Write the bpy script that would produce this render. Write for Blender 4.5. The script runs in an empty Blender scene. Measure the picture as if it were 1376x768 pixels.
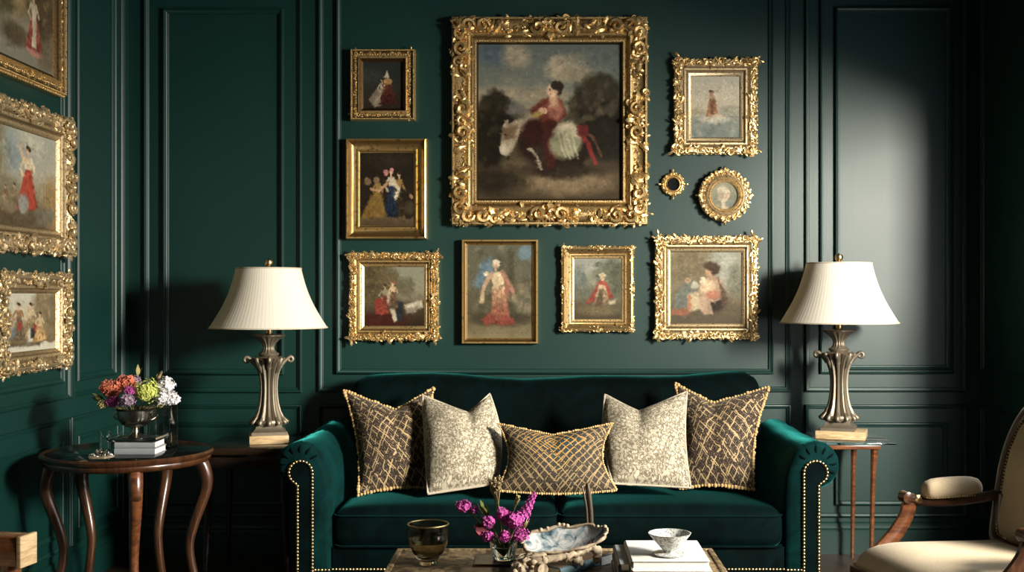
import bpy, bmesh, math, random
import numpy as np
from mathutils import Vector, Matrix
PI = math.pi
R = math.radians
scene = bpy.context.scene
COL = scene.collection
F = 1544.0                       # focal length in pixels of the 1376 px frame
CX, CY, CZ, CD = 730.0, 397.0, 1.22, 5.45
def W(px, py, D):                # a picture point at distance D from the camera -> world
    return Vector(((px - CX) / F * D, D - CD, CZ - (py - CY) / F * D))

# ------------------------------------------------------------------ mesh builder
class MB:
    def __init__(s): s.v = []; s.f = []
    def add(s, vs, fs, M=None):
        n = len(s.v)
        if M is not None: vs = [M @ Vector(v) for v in vs]
        s.v.extend([tuple(v) for v in vs]); s.f.extend([tuple(i + n for i in f) for f in fs]); return s
    def merge(s, o, M=None): return s.add(o.v, o.f, M)
    def box(s, c, d, b=0.0, seg=2, M=None):
        bm = bmesh.new(); bmesh.ops.create_cube(bm, size=1)
        for v in bm.verts: v.co = Vector((v.co.x * d[0], v.co.y * d[1], v.co.z * d[2]))
        if b > 0: bmesh.ops.bevel(bm, geom=list(bm.edges), offset=b, segments=seg, profile=.5, affect='EDGES')
        bm.verts.index_update(); T = Matrix.Translation(c)
        if M is not None: T = M @ T
        s.add([v.co.copy() for v in bm.verts], [[v.index for v in f.verts] for f in bm.faces], T); bm.free(); return s
    def tube(s, pts, rad, n=8, caps=True, M=None, flat=None, up=None):
        pts = [Vector(p) for p in pts]; k = len(pts)
        if not hasattr(rad, '__len__'): rad = [rad] * k
        vs = []; fs = []; prev = None
        for i, p in enumerate(pts):
            t = (pts[min(i + 1, k - 1)] - pts[max(i - 1, 0)])
            t = t.normalized() if t.length > 1e-9 else Vector((0, 0, 1))
            if up is not None: a = Vector(up)
            elif prev is None: a = Vector((0, 0, 1)) if abs(t.z) < .9 else Vector((1, 0, 0))
            else: a = prev
            x = (a - t * a.dot(t))
            if x.length < 1e-6: x = t.orthogonal()
            x.normalize(); y = t.cross(x); prev = x
            fx, fy = (1, 1) if flat is None else flat
            for j in range(n):
                an = 2 * PI * (j + .5) / n
                vs.append(p + x * math.cos(an) * rad[i] * fx + y * math.sin(an) * rad[i] * fy)
        for i in range(k - 1):
            for j in range(n):
                j2 = (j + 1) % n; fs.append((i * n + j, i * n + j2, (i + 1) * n + j2, (i + 1) * n + j))
        if caps: fs.append(tuple(reversed(range(n)))); fs.append(tuple((k - 1) * n + j for j in range(n)))
        return s.add(vs, fs, M)
    def lathe(s, prof, n=32, mod=None, M=None, close=False, arc=1):
        vs = []; fs = []; k = len(prof)
        for i, (r, z) in enumerate(prof):
            for j in range(n):
                a = 2 * PI * j / n; rr = r * (mod(a, z, i) if mod else 1)
                vs.append((rr * math.cos(a), rr * math.sin(a), z))
        for i in range(k - 1):
            for j in range(n):
                j2 = (j + 1) % n; fs.append((i * n + j, i * n + j2, (i + 1) * n + j2, (i + 1) * n + j))
        if close:
            fs.append(tuple(reversed(range(n)))); fs.append(tuple((k - 1) * n + j for j in range(n)))
        return s.add(vs, fs, M)
    def sphere(s, c, r, nu=10, nv=6, M=None, half=False):
        rr = r if hasattr(r, '__len__') else (r, r, r); vs = []; fs = []
        for i in range(nv + 1):
            th = PI * i / nv * (.5 if half else 1)
            for j in range(nu):
                a = 2 * PI * j / nu
                vs.append((c[0] + rr[0] * math.sin(th) * math.cos(a), c[1] + rr[1] * math.sin(th) * math.sin(a), c[2] + rr[2] * math.cos(th)))
        for i in range(nv):
            for j in range(nu):
                j2 = (j + 1) % nu; fs.append((i * nu + j, (i + 1) * nu + j, (i + 1) * nu + j2, i * nu + j2))
        return s.add(vs, fs, M)
    def prism(s, poly, axis_len, M=None):      # polygon in xz, extruded along y from 0 to axis_len
        n = len(poly)
        vs = [(x, 0, z) for x, z in poly] + [(x, axis_len, z) for x, z in poly]
        fs = [tuple(range(n)), tuple(reversed(range(n, 2 * n)))] + [(i, i + n, (i + 1) % n + n, (i + 1) % n) for i in range(n)]
        return s.add(vs, fs, M)
    def rbox(s, d, r, n=10, crown=0, M=None, crown_b=0):      # padded block with crowned top
        hx, hy, hz = d[0] / 2, d[1] / 2, d[2] / 2; vs = []; fs = []
        for ax in range(3):
            for sg in (-1, 1):
                base = len(vs)
                for i in range(n + 1):
                    for j in range(n + 1):
                        u = -math.cos(PI * i / n) * .5 + (i / n * 2 - 1) * .5; v = -math.cos(PI * j / n) * .5 + (j / n * 2 - 1) * .5
                        p = [0, 0, 0]; p[ax] = sg; p[(ax + 1) % 3] = u; p[(ax + 2) % 3] = v
                        q = Vector((p[0] * hx, p[1] * hy, p[2] * hz))
                        inn = Vector((max(-hx + r, min(hx - r, q.x)), max(-hy + r, min(hy - r, q.y)), max(-hz + r, min(hz - r, q.z))))
                        dd = q - inn
                        if dd.length > 1e-9: q = inn + dd.normalized() * r
                        w = (1 - min(1, (q.x / hx) ** 2)) * (1 - min(1, (q.y / hy) ** 2))
                        q.z += (crown if q.z > 0 else -crown_b) * math.sqrt(max(0, w)) * abs(q.z) / hz
                        vs.append(q)
                for i in range(n):
                    for j in range(n):
                        a = base + i * (n + 1) + j; f = (a, a + n + 1, a + n + 2, a + 1)
                        fs.append(f if sg > 0 else tuple(reversed(f)))
        return s.add(vs, fs, M)
    def build(s, name, mat, parent=None, loc=(0, 0, 0), ang=40, weld=False, flat=False):
        me = bpy.data.meshes.new(name); me.from_pydata(s.v, [], s.f); me.update()
        if weld:
            bm = bmesh.new(); bm.from_mesh(me); bmesh.ops.remove_doubles(bm, verts=bm.verts, dist=1e-5)
            bmesh.ops.recalc_face_normals(bm, faces=bm.faces); bm.to_mesh(me); bm.free()
        if not flat:
            me.polygons.foreach_set('use_smooth', [True] * len(me.polygons)); me.set_sharp_from_angle(angle=R(ang))
        o = bpy.data.objects.new(name, me); COL.objects.link(o); o.location = loc
        if mat: me.materials.append(mat)
        if parent: o.parent = parent
        return o

def tag(o, label=None, cat=None, group=None, kind=None):
    if label: o['label'] = label
    if cat: o['category'] = cat
    if group: o['group'] = group
    if kind: o['kind'] = kind
    return o
def thing(name, label, cat, loc=(0, 0, 0), rz=0, group=None):
    o = bpy.data.objects.new(name, None); COL.objects.link(o); o.location = loc; o.rotation_euler = (0, 0, rz)
    o.empty_display_size = .05
    return tag(o, label, cat, group)
def struct(mb, name, mat, **k): return tag(mb.build(name, mat, **k), kind='structure')

# ------------------------------------------------------------------ materials
def srgb(r, g, b):
    f = lambda c: (c / 255 / 12.92) if c / 255 <= .04045 else ((c / 255 + .055) / 1.055) ** 2.4
    return (f(r), f(g), f(b), 1)
class NT:
    def __init__(s, name):
        s.m = bpy.data.materials.new(name); s.m.use_nodes = True; s.t = s.m.node_tree; s.b = s.t.nodes['Principled BSDF']
    def n(s, typ, **k):
        nd = s.t.nodes.new(typ)
        for a, v in k.items():
            if a.startswith('i_'):
                key = a[2:].replace('_', ' '); nd.inputs[key].default_value = v
            else: setattr(nd, a, v)
        return nd
    def l(s, a, b): s.t.links.new(a, b)
    def set(s, **k):
        for a, v in k.items():
            key = a.replace('_', ' ')
            if hasattr(v, 'links') or isinstance(v, bpy.types.NodeSocket): s.l(v, s.b.inputs[key])
            else: s.b.inputs[key].default_value = v
        return s
    def math(s, op, a, b=None, c=None):
        nd = s.n('ShaderNodeMath', operation=op)
        for i, v in enumerate((a, b, c)):
            if v is None: continue
            if isinstance(v, (int, float)): nd.inputs[i].default_value = v
            else: s.l(v, nd.inputs[i])
        return nd.outputs[0]
    def mix(s, f, a, b):
        nd = s.n('ShaderNodeMix', data_type='RGBA')
        for i, v in ((0, f), (6, a), (7, b)):
            if isinstance(v, bpy.types.NodeSocket): s.l(v, nd.inputs[i])
            else: nd.inputs[i].default_value = v
        return nd.outputs[2]
    def ramp(s, f, stops, interp='LINEAR'):
        nd = s.n('ShaderNodeValToRGB'); nd.color_ramp.interpolation = interp; e = nd.color_ramp.elements
        while len(e) < len(stops): e.new(.5)
        for i, (p, c) in enumerate(stops): e[i].position = p; e[i].color = c
        s.l(f, nd.inputs[0]); return nd.outputs[0]
    def noise(s, scale, detail=4, vec=None, rough=.5, dist=0):
        nd = s.n('ShaderNodeTexNoise', i_Scale=scale, i_Detail=detail, i_Roughness=rough, i_Distortion=dist)
        if vec is None: vec = s.obj()
        s.l(vec, nd.inputs['Vector']); return nd
    def obj(s):
        if not hasattr(s, 'tc'): s.tc = s.n('ShaderNodeTexCoord')
        return s.tc.outputs['Object']
    def uv(s):
        if not hasattr(s, 'tc'): s.tc = s.n('ShaderNodeTexCoord')
        return s.tc.outputs['UV']
    def mapping(s, vec, scale=(1, 1, 1), rot=(0, 0, 0)):
        nd = s.n('ShaderNodeMapping'); nd.inputs['Scale'].default_value = scale; nd.inputs['Rotation'].default_value = rot
        s.l(vec, nd.inputs[0]); return nd.outputs[0]
    def bump(s, h, strength=.3, dist=.01):
        nd = s.n('ShaderNodeBump', i_Strength=strength, i_Distance=dist); s.l(h, nd.inputs['Height']); s.l(nd.outputs[0], s.b.inputs['Normal'])
WH = (1, 1, 1, 1); BK = (0, 0, 0, 1)
def m_paint():
    t = NT('green_wall_paint'); n = t.noise(1.3, 3); n2 = t.noise(60, 3, t.mapping(t.obj(), (1, 1, .25)))
    t.set(Base_Color=t.mix(n.outputs[0], (.0005, .0215, .0170, 1), (.0008, .029, .0228, 1)), Specular_IOR_Level=.55)
    t.set(Roughness=t.ramp(n.outputs[0], [(0, (.41,) * 3 + (1,)), (1, (.50,) * 3 + (1,))]))
    t.bump(n2.outputs[0], .05, .004); return t.m
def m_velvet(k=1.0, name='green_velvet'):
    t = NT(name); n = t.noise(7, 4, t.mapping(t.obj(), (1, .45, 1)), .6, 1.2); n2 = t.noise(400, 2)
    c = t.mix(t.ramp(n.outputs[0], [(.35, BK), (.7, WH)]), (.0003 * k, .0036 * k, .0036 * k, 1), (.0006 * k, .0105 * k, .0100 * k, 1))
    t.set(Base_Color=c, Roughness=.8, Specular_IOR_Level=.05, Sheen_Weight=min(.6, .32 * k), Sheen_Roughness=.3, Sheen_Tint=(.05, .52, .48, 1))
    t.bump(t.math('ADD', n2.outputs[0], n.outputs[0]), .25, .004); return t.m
def m_gold(name, c1, c2, dark, rough=.36, bumps=.35, scale=120, spots=True):
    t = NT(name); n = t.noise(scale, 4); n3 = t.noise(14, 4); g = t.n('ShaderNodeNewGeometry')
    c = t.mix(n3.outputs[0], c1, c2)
    p = t.ramp(g.outputs['Pointiness'], [(.40, BK), (.5, WH)])  # crevice shade painted into the colour, like occlusion
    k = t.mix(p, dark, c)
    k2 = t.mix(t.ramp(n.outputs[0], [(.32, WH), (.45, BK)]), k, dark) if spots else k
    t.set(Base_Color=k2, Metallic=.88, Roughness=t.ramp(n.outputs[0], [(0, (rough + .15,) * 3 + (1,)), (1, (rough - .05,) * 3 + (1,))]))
    t.bump(n.outputs[0], bumps, .003); return t.m
def m_wood(name, c1, c2, rough=.28, scale=(3, 3, 30), coat=.3):
    t = NT(name); n = t.noise(5, 6, t.mapping(t.obj(), scale), .6, 1.0)
    t.set(Base_Color=t.ramp(n.outputs[0], [(.3, c1), (.7, c2)]), Roughness=rough, Coat_Weight=coat, Coat_Roughness=.15)
    t.bump(n.outputs[0], .08, .003); return t.m
def m_plain(name, c, rough=.5, metal=0, **k):
    t = NT(name); n = t.noise(25, 4)
    d = (c[0] * .75, c[1] * .75, c[2] * .75, 1)
    t.set(Base_Color=t.mix(n.outputs[0], d, c), Roughness=rough, Metallic=metal, **k); t.bump(n.outputs[0], .05, .003); return t.m
def m_glass(name, c, rough=.02, ior=1.45):
    t = NT(name); n = t.noise(6, 2)
    t.set(Base_Color=c, Roughness=rough, Transmission_Weight=1.0, IOR=ior); t.bump(n.outputs[0], .03, .004); return t.m
def m_canvas():
    t = NT('oil_paint_on_canvas'); a = t.n('ShaderNodeAttribute', attribute_name='paint'); n = t.noise(220, 4)
    t.set(Base_Color=a.outputs['Color'], Roughness=.5, Specular_IOR_Level=.12); t.bump(n.outputs[0], .12, .002); return t.m
def m_fabric(name, c1, c2, scale=300):
    t = NT(name); n = t.noise(scale, 3); n2 = t.noise(6, 3)
    t.set(Base_Color=t.mix(t.math('MULTIPLY', n.outputs[0], t.math('ADD', n2.outputs[0], .5)), c1, c2), Roughness=.9, Specular_IOR_Level=.2, Sheen_Weight=.15)
    t.bump(n.outputs[0], .35, .003); return t.m
def lines(t, co, period, width, dist):     # thin stripes along a scalar coordinate, wobbled
    x = t.math('ADD', co, dist); fr = t.math('FRACT', t.math('DIVIDE', x, period))
    return t.math('LESS_THAN', t.math('ABSOLUTE', t.math('SUBTRACT', fr, .5)), width)
def m_lattice(name, c1, c2, line_a, line_b):
    t = NT(name); uv = t.uv(); sp = t.n('ShaderNodeSeparateXYZ'); t.l(uv, sp.inputs[0])
    u, v = sp.outputs[0], sp.outputs[1]
    nz = t.noise(5, 3, uv); nb = t.noise(14, 3, uv); nf = t.noise(60, 4, uv)
    wob = t.math('MULTIPLY', nz.outputs[0], .09)
    d1 = t.math('ADD', t.math('MULTIPLY', u, .62), t.math('MULTIPLY', v, .78)); d2 = t.math('SUBTRACT', t.math('MULTIPLY', u, .86), t.math('MULTIPLY', v, .5))
    l1 = t.math('MAXIMUM', lines(t, d1, .082, .055, wob), lines(t, d1, .19, .04, wob)); l2 = t.math('MAXIMUM', lines(t, d2, .1, .05, wob), lines(t, d2, .23, .035, wob))
    mask = t.math('GREATER_THAN', nb.outputs[0], .45)
    ln = t.math('MULTIPLY', t.math('MAXIMUM', l1, l2), mask)
    base = t.mix(t.ramp(nf.outputs[0], [(.4, BK), (.62, WH)]), c1, c2)
    l3 = t.math('MAXIMUM', lines(t, d1, .041, .10, wob), lines(t, d2, .037, .08, wob))
    base = t.mix(t.math('MULTIPLY', t.math('MULTIPLY', l3, t.math('GREATER_THAN', nf.outputs[0], .5)), .7), base, (.20, .14, .09, 1))
    lc = t.mix(nb.outputs[0], line_a, line_b)
    t.set(Base_Color=t.mix(ln, base, lc), Roughness=.75, Sheen_Weight=.1, Specular_IOR_Level=.25)
    t.bump(t.math('ADD', ln, nf.outputs[0]), .5, .004); return t.m
def m_diamond(name):
    t = NT(name); uv = t.uv(); sp = t.n('ShaderNodeSeparateXYZ'); t.l(uv, sp.inputs[0])
    nz = t.noise(5, 2, uv); nb = t.noise(24, 3, uv); nf = t.noise(80, 3, uv)
    u = t.math('SUBTRACT', sp.outputs[0], .5); v = t.math('MULTIPLY', t.math('SUBTRACT', sp.outputs[1], .74), .62)
    wob = t.math('MULTIPLY', nz.outputs[0], .05)
    dia = t.math('ADD', t.math('MULTIPLY', t.math('ABSOLUTE', u), .8), t.math('ABSOLUTE', v))
    l1 = lines(t, dia, .075, .09, wob)
    d1 = t.math('ADD', u, v); d2 = t.math('SUBTRACT', u, v)
    l2 = t.math('MAXIMUM', lines(t, d1, .085, .055, wob), lines(t, d2, .085, .055, wob))
    ln = t.math('MULTIPLY', t.math('MAXIMUM', l1, l2), t.math('GREATER_THAN', nb.outputs[0], .40))
    cen = t.ramp(dia, [(.16, WH), (.40, BK)])
    base = t.mix(t.ramp(nf.outputs[0], [(.4, BK), (.6, WH)]), (.010, .008, .007, 1), (.07, .052, .034, 1))
    teal = t.mix(t.math('MULTIPLY', cen, t.ramp(nb.outputs[0], [(.4, BK), (.6, WH)])), base, (.012, .045, .06, 1))
    lc = t.mix(cen, (.28, .20, .10, 1), (.46, .25, .06, 1))
    t.set(Base_Color=t.mix(ln, teal, lc), Roughness=.75, Specular_IOR_Level=.25); t.bump(t.math('ADD', ln, nf.outputs[0]), .6, .005); return t.m
def m_damask():
    t = NT('cream_taupe_print'); uv = t.uv(); n = t.noise(21, 3, uv, .55, 1.6); n2 = t.noise(120, 2, uv); n3 = t.noise(3, 2, uv)
    vo = t.n('ShaderNodeTexVoronoi', i_Scale=19.0, feature='F1'); t.l(uv, vo.inputs['Vector'])
    k = t.math('ADD', t.math('MULTIPLY', n.outputs[0], .8), t.math('MULTIPLY', vo.outputs['Distance'], .35))
    c = t.ramp(k, [(.46, (.56, .50, .39, 1)), (.53, (.17, .14, .09, 1)), (.60, (.08, .062, .038, 1)), (.66, (.44, .39, .29, 1))])
    t.set(Base_Color=t.mix(t.math('MULTIPLY', n2.outputs[0], .3), c, (.44, .39, .29, 1)), Roughness=.85, Specular_IOR_Level=.2); t.bump(n2.outputs[0], .3, .003); return t.m
def m_shade():
    t = NT('cream_lampshade_silk'); g = t.n('ShaderNodeTexCoord'); sp = t.n('ShaderNodeSeparateXYZ'); t.l(g.outputs['Object'], sp.inputs[0])
    a = t.math('ARCTAN2', sp.outputs[1], sp.outputs[0]); w = t.math('SINE', t.math('MULTIPLY', a, 90))
    t.set(Base_Color=(.80, .76, .67, 1), Roughness=.8, Specular_IOR_Level=.2); t.bump(w, .10, .0015)
    tr = t.n('ShaderNodeBsdfTranslucent'); tr.inputs[0].default_value = (.85, .78, .62, 1); mx = t.n('ShaderNodeMixShader'); mx.inputs[0].default_value = .3
    t.l(t.b.outputs[0], mx.inputs[1]); t.l(tr.outputs[0], mx.inputs[2]); t.l(mx.outputs[0], t.t.nodes['Material Output'].inputs[0]); return t.m
def m_tabletop():
    t = NT('aged_brass_table'); n = t.noise(16, 8, None, .72, 1.2); n2 = t.noise(90, 4)
    c = t.ramp(n.outputs[0], [(.36, (.018, .011, .006, 1)), (.46, (.09, .06, .03, 1)), (.54, (.36, .26, .14, 1)), (.60, (.10, .066, .034, 1)), (.70, (.42, .33, .19, 1))])
    t.set(Base_Color=c, Metallic=.2, Roughness=.5); t.bump(t.math('ADD', n.outputs[0], n2.outputs[0]), .4, .004); return t.m
def m_floor():
    t = NT('dark_walnut_floor'); sp = t.n('ShaderNodeSeparateXYZ'); t.l(t.obj(), sp.inputs[0])
    br = t.n('ShaderNodeTexBrick', i_Scale=1.0); br.inputs['Brick Width'].default_value = 1.6; br.inputs['Row Height'].default_value = .14; br.inputs['Mortar Size'].default_value = .003
    br.inputs['Color1'].default_value = (.05, .03, .02, 1); br.inputs['Color2'].default_value = (.035, .02, .013, 1); br.inputs['Mortar'].default_value = (.006, .004, .003, 1)
    t.l(t.obj(), br.inputs['Vector']); n = t.noise(6, 5, t.mapping(t.obj(), (1, 12, 1)))
    t.set(Base_Color=t.mix(n.outputs[0], (.03, .018, .011, 1), br.outputs['Color']), Roughness=.4); t.bump(n.outputs[0], .1, .003); return t.m
M = {}
M['paint'] = m_paint(); M['velvet'] = m_velvet(.62); M['velvet_lit'] = m_velvet(2.5, 'green_velvet_painted_lit'); M['velvet_shaded'] = m_velvet(.45, 'green_velvet_painted_shade'); M['canvas'] = m_canvas(); M['floor'] = m_floor()  # one velvet: light on arms and shade on back painted into its colour
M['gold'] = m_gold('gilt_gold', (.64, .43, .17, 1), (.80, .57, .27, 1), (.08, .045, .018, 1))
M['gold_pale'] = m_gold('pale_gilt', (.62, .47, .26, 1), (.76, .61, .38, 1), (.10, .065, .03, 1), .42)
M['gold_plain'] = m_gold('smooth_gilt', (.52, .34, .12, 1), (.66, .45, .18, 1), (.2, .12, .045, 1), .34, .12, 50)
M['nail'] = m_plain('antique_brass_nail', (.72, .52, .26, 1), .3, 1.0)
M['brown_wood'] = m_wood('polished_walnut', (.018, .007, .004, 1), (.085, .032, .012, 1), .3, (8, 8, 1.2))
M['orange_wood'] = m_wood('reddish_mahogany', (.05, .017, .008, 1), (.20, .07, .025, 1), .25, (2, 9, 9))
M['dark_wood'] = m_wood('ebonised_wood', (.008, .005, .003, 1), (.03, .016, .009, 1), .25)
M['black_top'] = m_plain('glossy_black_stone', (.006, .007, .007, 1), .07)
M['bronze'] = m_plain('weathered_bronze', (.085, .065, .045, 1), .35, .5)
M['pewter'] = m_gold('weathered_pewter', (.21, .175, .13, 1), (.30, .255, .19, 1), (.02, .027, .019, 1), .5, .1, 60, False)
M['plinth_gold'] = m_wood('pale_gilt_wood', (.36, .23, .10, 1), (.68, .50, .29, 1), .45, (3, 3, 22), 0)
M['brass'] = m_plain('brushed_brass', (.6, .44, .22, 1), .3, 1.0)
M['shade'] = m_shade()
M['lattice'] = m_lattice('brown_lattice_weave', (.010, .006, .004, 1), (.05, .032, .020, 1), (.34, .25, .15, 1), (.44, .31, .14, 1))
M['diamond'] = m_diamond('diamond_weave')
M['damask'] = m_damask()
M['fringe'] = m_fabric('gold_bobble_fringe', (.28, .17, .06, 1), (.75, .52, .24, 1), 90)
M['piping'] = m_fabric('cream_piping', (.30, .25, .18, 1), (.62, .55, .43, 1), 200)
M['cream'] = m_fabric('cream_linen', (.27, .20, .115, 1), (.62, .51, .35, 1), 420)
M['glass'] = m_glass('clear_glass', (.93, .97, .96, 1))
M['teal_glass'] = m_glass('tinted_edge_glass', (.62, .86, .86, 1))
M['smoke_glass'] = m_glass('smoky_gold_glass', (.55, .50, .36, 1), .03)
M['silver'] = m_plain('tarnished_silver', (.42, .40, .35, 1), .25, 1.0)
M['page'] = m_plain('white_paper', (.80, .79, .75, 1), .6)
M['grey_cover'] = m_plain('grey_book_cloth', (.30, .32, .33, 1), .6)
M['brown_cover'] = m_plain('brown_book_cover', (.09, .055, .035, 1), .45)
M['teal_cover'] = m_plain('slate_blue_book_cover', (.06, .11, .125, 1), .35)
M['table_brass'] = m_tabletop()
t = NT('speckled_grey_ceramic'); n = t.noise(160, 3); t.set(Base_Color=t.ramp(n.outputs[0], [(.38, (.16, .16, .15, 1)), (.5, (.52, .53, .51, 1)), (.7, (.66, .67, .64, 1))]), Roughness=.3); t.bump(n.outputs[0], .2, .002); M['porcelain'] = t.m
M['driftwood'] = m_wood('pale_driftwood', (.09, .06, .035, 1), (.46, .37, .25, 1), .7, (6, 6, 6), 0)
t = NT('pearl_shell'); n = t.noise(16, 4, None, .6, 2); t.set(Base_Color=t.ramp(n.outputs[0], [(.36, (.05, .10, .12, 1)), (.46, (.40, .50, .54, 1)), (.55, (.9, .9, .88, 1)), (.64, (.5, .56, .58, 1)), (.72, (.06, .11, .13, 1))]), Metallic=.5, Roughness=.16); t.bump(n.outputs[0], .2, .003); M['pearl'] = t.m
for k, c1, c2 in (('coral', (.32, .06, .03, 1), (.85, .26, .15, 1)), ('lime', (.28, .33, .04, 1), (.75, .80, .22, 1)), ('white_fl', (.42, .40, .46, 1), (.88, .86, .84, 1)),
                  ('magenta', (.16, .012, .10, 1), (.62, .11, .42, 1)), ('mauve', (.10, .05, .09, 1), (.45, .33, .42, 1)), ('leaf', (.035, .05, .012, 1), (.20, .21, .06, 1)),
                  ('dry', (.13, .085, .04, 1), (.42, .33, .17, 1)), ('rose', (.08, .012, .02, 1), (.26, .05, .07, 1)), ('ochre', (.20, .19, .05, 1), (.55, .50, .22, 1))):
    M[k] = m_fabric('petal_' + k, c1, c2, 60)
def bez(pts, n=24):     # Catmull-Rom through points
    P_ = [Vector(p) for p in pts]; P_ = [P_[0] * 2 - P_[1]] + P_ + [P_[-1] * 2 - P_[-2]]; o = []
    for s in range(1, len(P_) - 2):
        for i in range(n if s < len(P_) - 3 else n + 1):
            t = i / n; a, b, c, d = P_[s - 1:s + 3]
            o.append(.5 * ((2 * b) + (c - a) * t + (2 * a - 5 * b + 4 * c - d) * t * t + (3 * b - a - 3 * c + d) * t ** 3))
    return o
# ------------------------------------------------------------------ room shell
XL, XR, YF, ZC = -1.966, 2.076, -6.6, 3.3
def slab(name, c, d, mat): return struct(MB().box(c, d), name, mat, flat=True)
slab('wall_back', ((XL + XR) / 2, .06, ZC / 2), (XR - XL + .24, .12, ZC), M['paint'])
slab('wall_left', (XL - .06, YF / 2, ZC / 2), (.12, -YF, ZC), M['paint'])
slab('wall_front', ((XL + XR) / 2, YF - .06, ZC / 2), (XR - XL + .24, .12, ZC), M['paint'])
slab('floor', ((XL + XR) / 2, YF / 2, -.05), (XR - XL + .24, -YF + .24, .1), M['floor'])
slab('ceiling', ((XL + XR) / 2, YF / 2, ZC + .05), (XR - XL + .24, -YF + .24, .1), m_plain('dark_green_ceiling', (.02, .05, .042, 1), .8))
WY0, WY1, WZ0, WZ1 = -3.75, -.95, .55, 2.1            # window opening in the right wall
rw = MB()
rw.box((XR + .06, (WY1) / 2, ZC / 2), (.12, -WY1, ZC)); rw.box((XR + .06, (WY0 + YF) / 2, ZC / 2), (.12, WY0 - YF, ZC))
rw.box((XR + .06, (WY0 + WY1) / 2, WZ0 / 2), (.12, WY1 - WY0, WZ0)); rw.box((XR + .06, (WY0 + WY1) / 2, (WZ1 + ZC) / 2), (.12, WY1 - WY0, ZC - WZ1))
struct(rw, 'wall_right', M['paint'], flat=True)
wf = MB(); cy = (WY0 + WY1) / 2; cz = (WZ0 + WZ1) / 2
for y in (WY0 + .03, WY1 - .03, cy): wf.box((XR + .06, y, cz), (.07, .06, WZ1 - WZ0), .006)
for z in (WZ0 + .03, WZ1 - .03): wf.box((XR + .06, cy, z), (.07, WY1 - WY0, .06), .006)
win = struct(wf, 'window_1', M['paint'])
gt = NT('window_glass'); tr = gt.n('ShaderNodeBsdfTransparent'); gl = gt.n('ShaderNodeBsdfGlossy'); gl.inputs['Roughness'].default_value = .02; mx = gt.n('ShaderNodeMixShader'); mx.inputs[0].default_value = .06
gt.l(tr.outputs[0], mx.inputs[1]); gt.l(gl.outputs[0], mx.inputs[2]); gt.l(mx.outputs[0], gt.t.nodes['Material Output'].inputs[0])
for y in ((WY0 + cy) / 2, (WY1 + cy) / 2): MB().box((XR + .06, y, cz), (.006, (WY1 - WY0) / 2 - .08, WZ1 - WZ0 - .1)).build('pane', gt.m, win)

PROF = [(0, 0), (0, .010), (.15, .017), (.3, .018), (.42, .013), (.55, .012), (.72, .008), (.85, .0075), (1, .004), (1, 0)]
trim_n = [0]
def rect_trim(a0, a1, z0, z1, w=.024, wall='back', h=1.0, name=None):
    """mitred moulding round a rectangle; outline = outer edge"""
    mb = MB(); prof = [(p * w, q * h) for p, q in PROF]; vs = []; fs = []
    for a, q in prof:
        for (u, z) in ((a0 + a, z0 + a), (a1 - a, z0 + a), (a1 - a, z1 - a), (a0 + a, z1 - a)):
            vs.append({'back': (u, -q, z), 'left': (XL + q, u, z), 'right': (XR - q, u, z)}[wall])
    for i in range(len(prof) - 1):
        for k in range(4):
            k2 = (k + 1) % 4; fs.append((i * 4 + k, i * 4 + k2, (i + 1) * 4 + k2, (i + 1) * 4 + k))
    mb.add(vs, fs); trim_n[0] += 1
    return struct(mb, 'trim_%d' % trim_n[0], M['paint'], ang=30)
bx = lambda p: (p - CX) / F * CD
bz = lambda p: CZ - (p - CY) / F * CD
TOP = 2.86
rect_trim(bx(194), bx(406), bz(527), TOP, .024); rect_trim(bx(220), bx(382), bz(503), bz(12), .027, h=1.3)
rect_trim(bx(428), bx(1062), bz(526), TOP, .024); rect_trim(bx(452), bx(1039), bz(502), TOP - .07, .024, h=1.2)
rect_trim(bx(1081), bx(1299), bz(526), TOP, .022); rect_trim(bx(1101), bx(1281), bz(502), TOP - .07, .018); rect_trim(bx(1121), bx(1277), bz(497), bz(10), .024, h=1.3)
for a, b, c, d in ((194, 406, 220, 382), (428, 1062, 452, 1039), (1081, 1299, 1121, 1273)):
    rect_trim(bx(a), bx(b), bz(694), bz(543), .02); rect_trim(bx(c), bx(d), bz(678), bz(567), .022)
# left wall
for a, b in ((-.74, -.62),): pass
rect_trim(-3.6, -.755, .862, TOP - .07, .024, 'left', .8); rect_trim(-.625, -.195, .86, TOP - .07, .03, 'left', 1.0)
rect_trim(-3.68, -.69, .795, TOP, .018, 'left'); rect_trim(-.675, -.09, .795, TOP, .018, 'left')
for a, b in ((-3.68, -.69), (-.675, -.09)):
    rect_trim(a, b, .18, .715, .02, 'left', .6); rect_trim(a + .07, b - .07, .24, .63, .022, 'left', .6)
rect_trim(-.88, -.03, .86, TOP - .07, .022, 'right'); rect_trim(-.88, -.03, .18, .70, .022, 'right')
def board(name, poly, wall, a0, a1):
    mb = MB(); vs = []
    for a in (a0, a1):
        for q, z in poly: vs.append({'back': (a, -q, z), 'left': (XL + q, a, z), 'right': (XR - q, a, z)}[wall])
    n = len(poly); fs = [(i, (i + 1) % n, n + (i + 1) % n, n + i) for i in range(n)] + [tuple(range(n)), tuple(range(n, 2 * n))]
    return struct(mb.add(vs, fs), name, M['paint'], ang=25)
BP = [(0, 0), (.022, 0), (.022, .105), (.016, .112), (.019, .122), (.012, .132), (.012, .143), (.004, .150), (0, .150)]
board('baseboard_back', BP, 'back', XL, XR); board('baseboard_left', BP, 'left', YF, 0); board('baseboard_right', BP, 'right', YF, 0)

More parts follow.
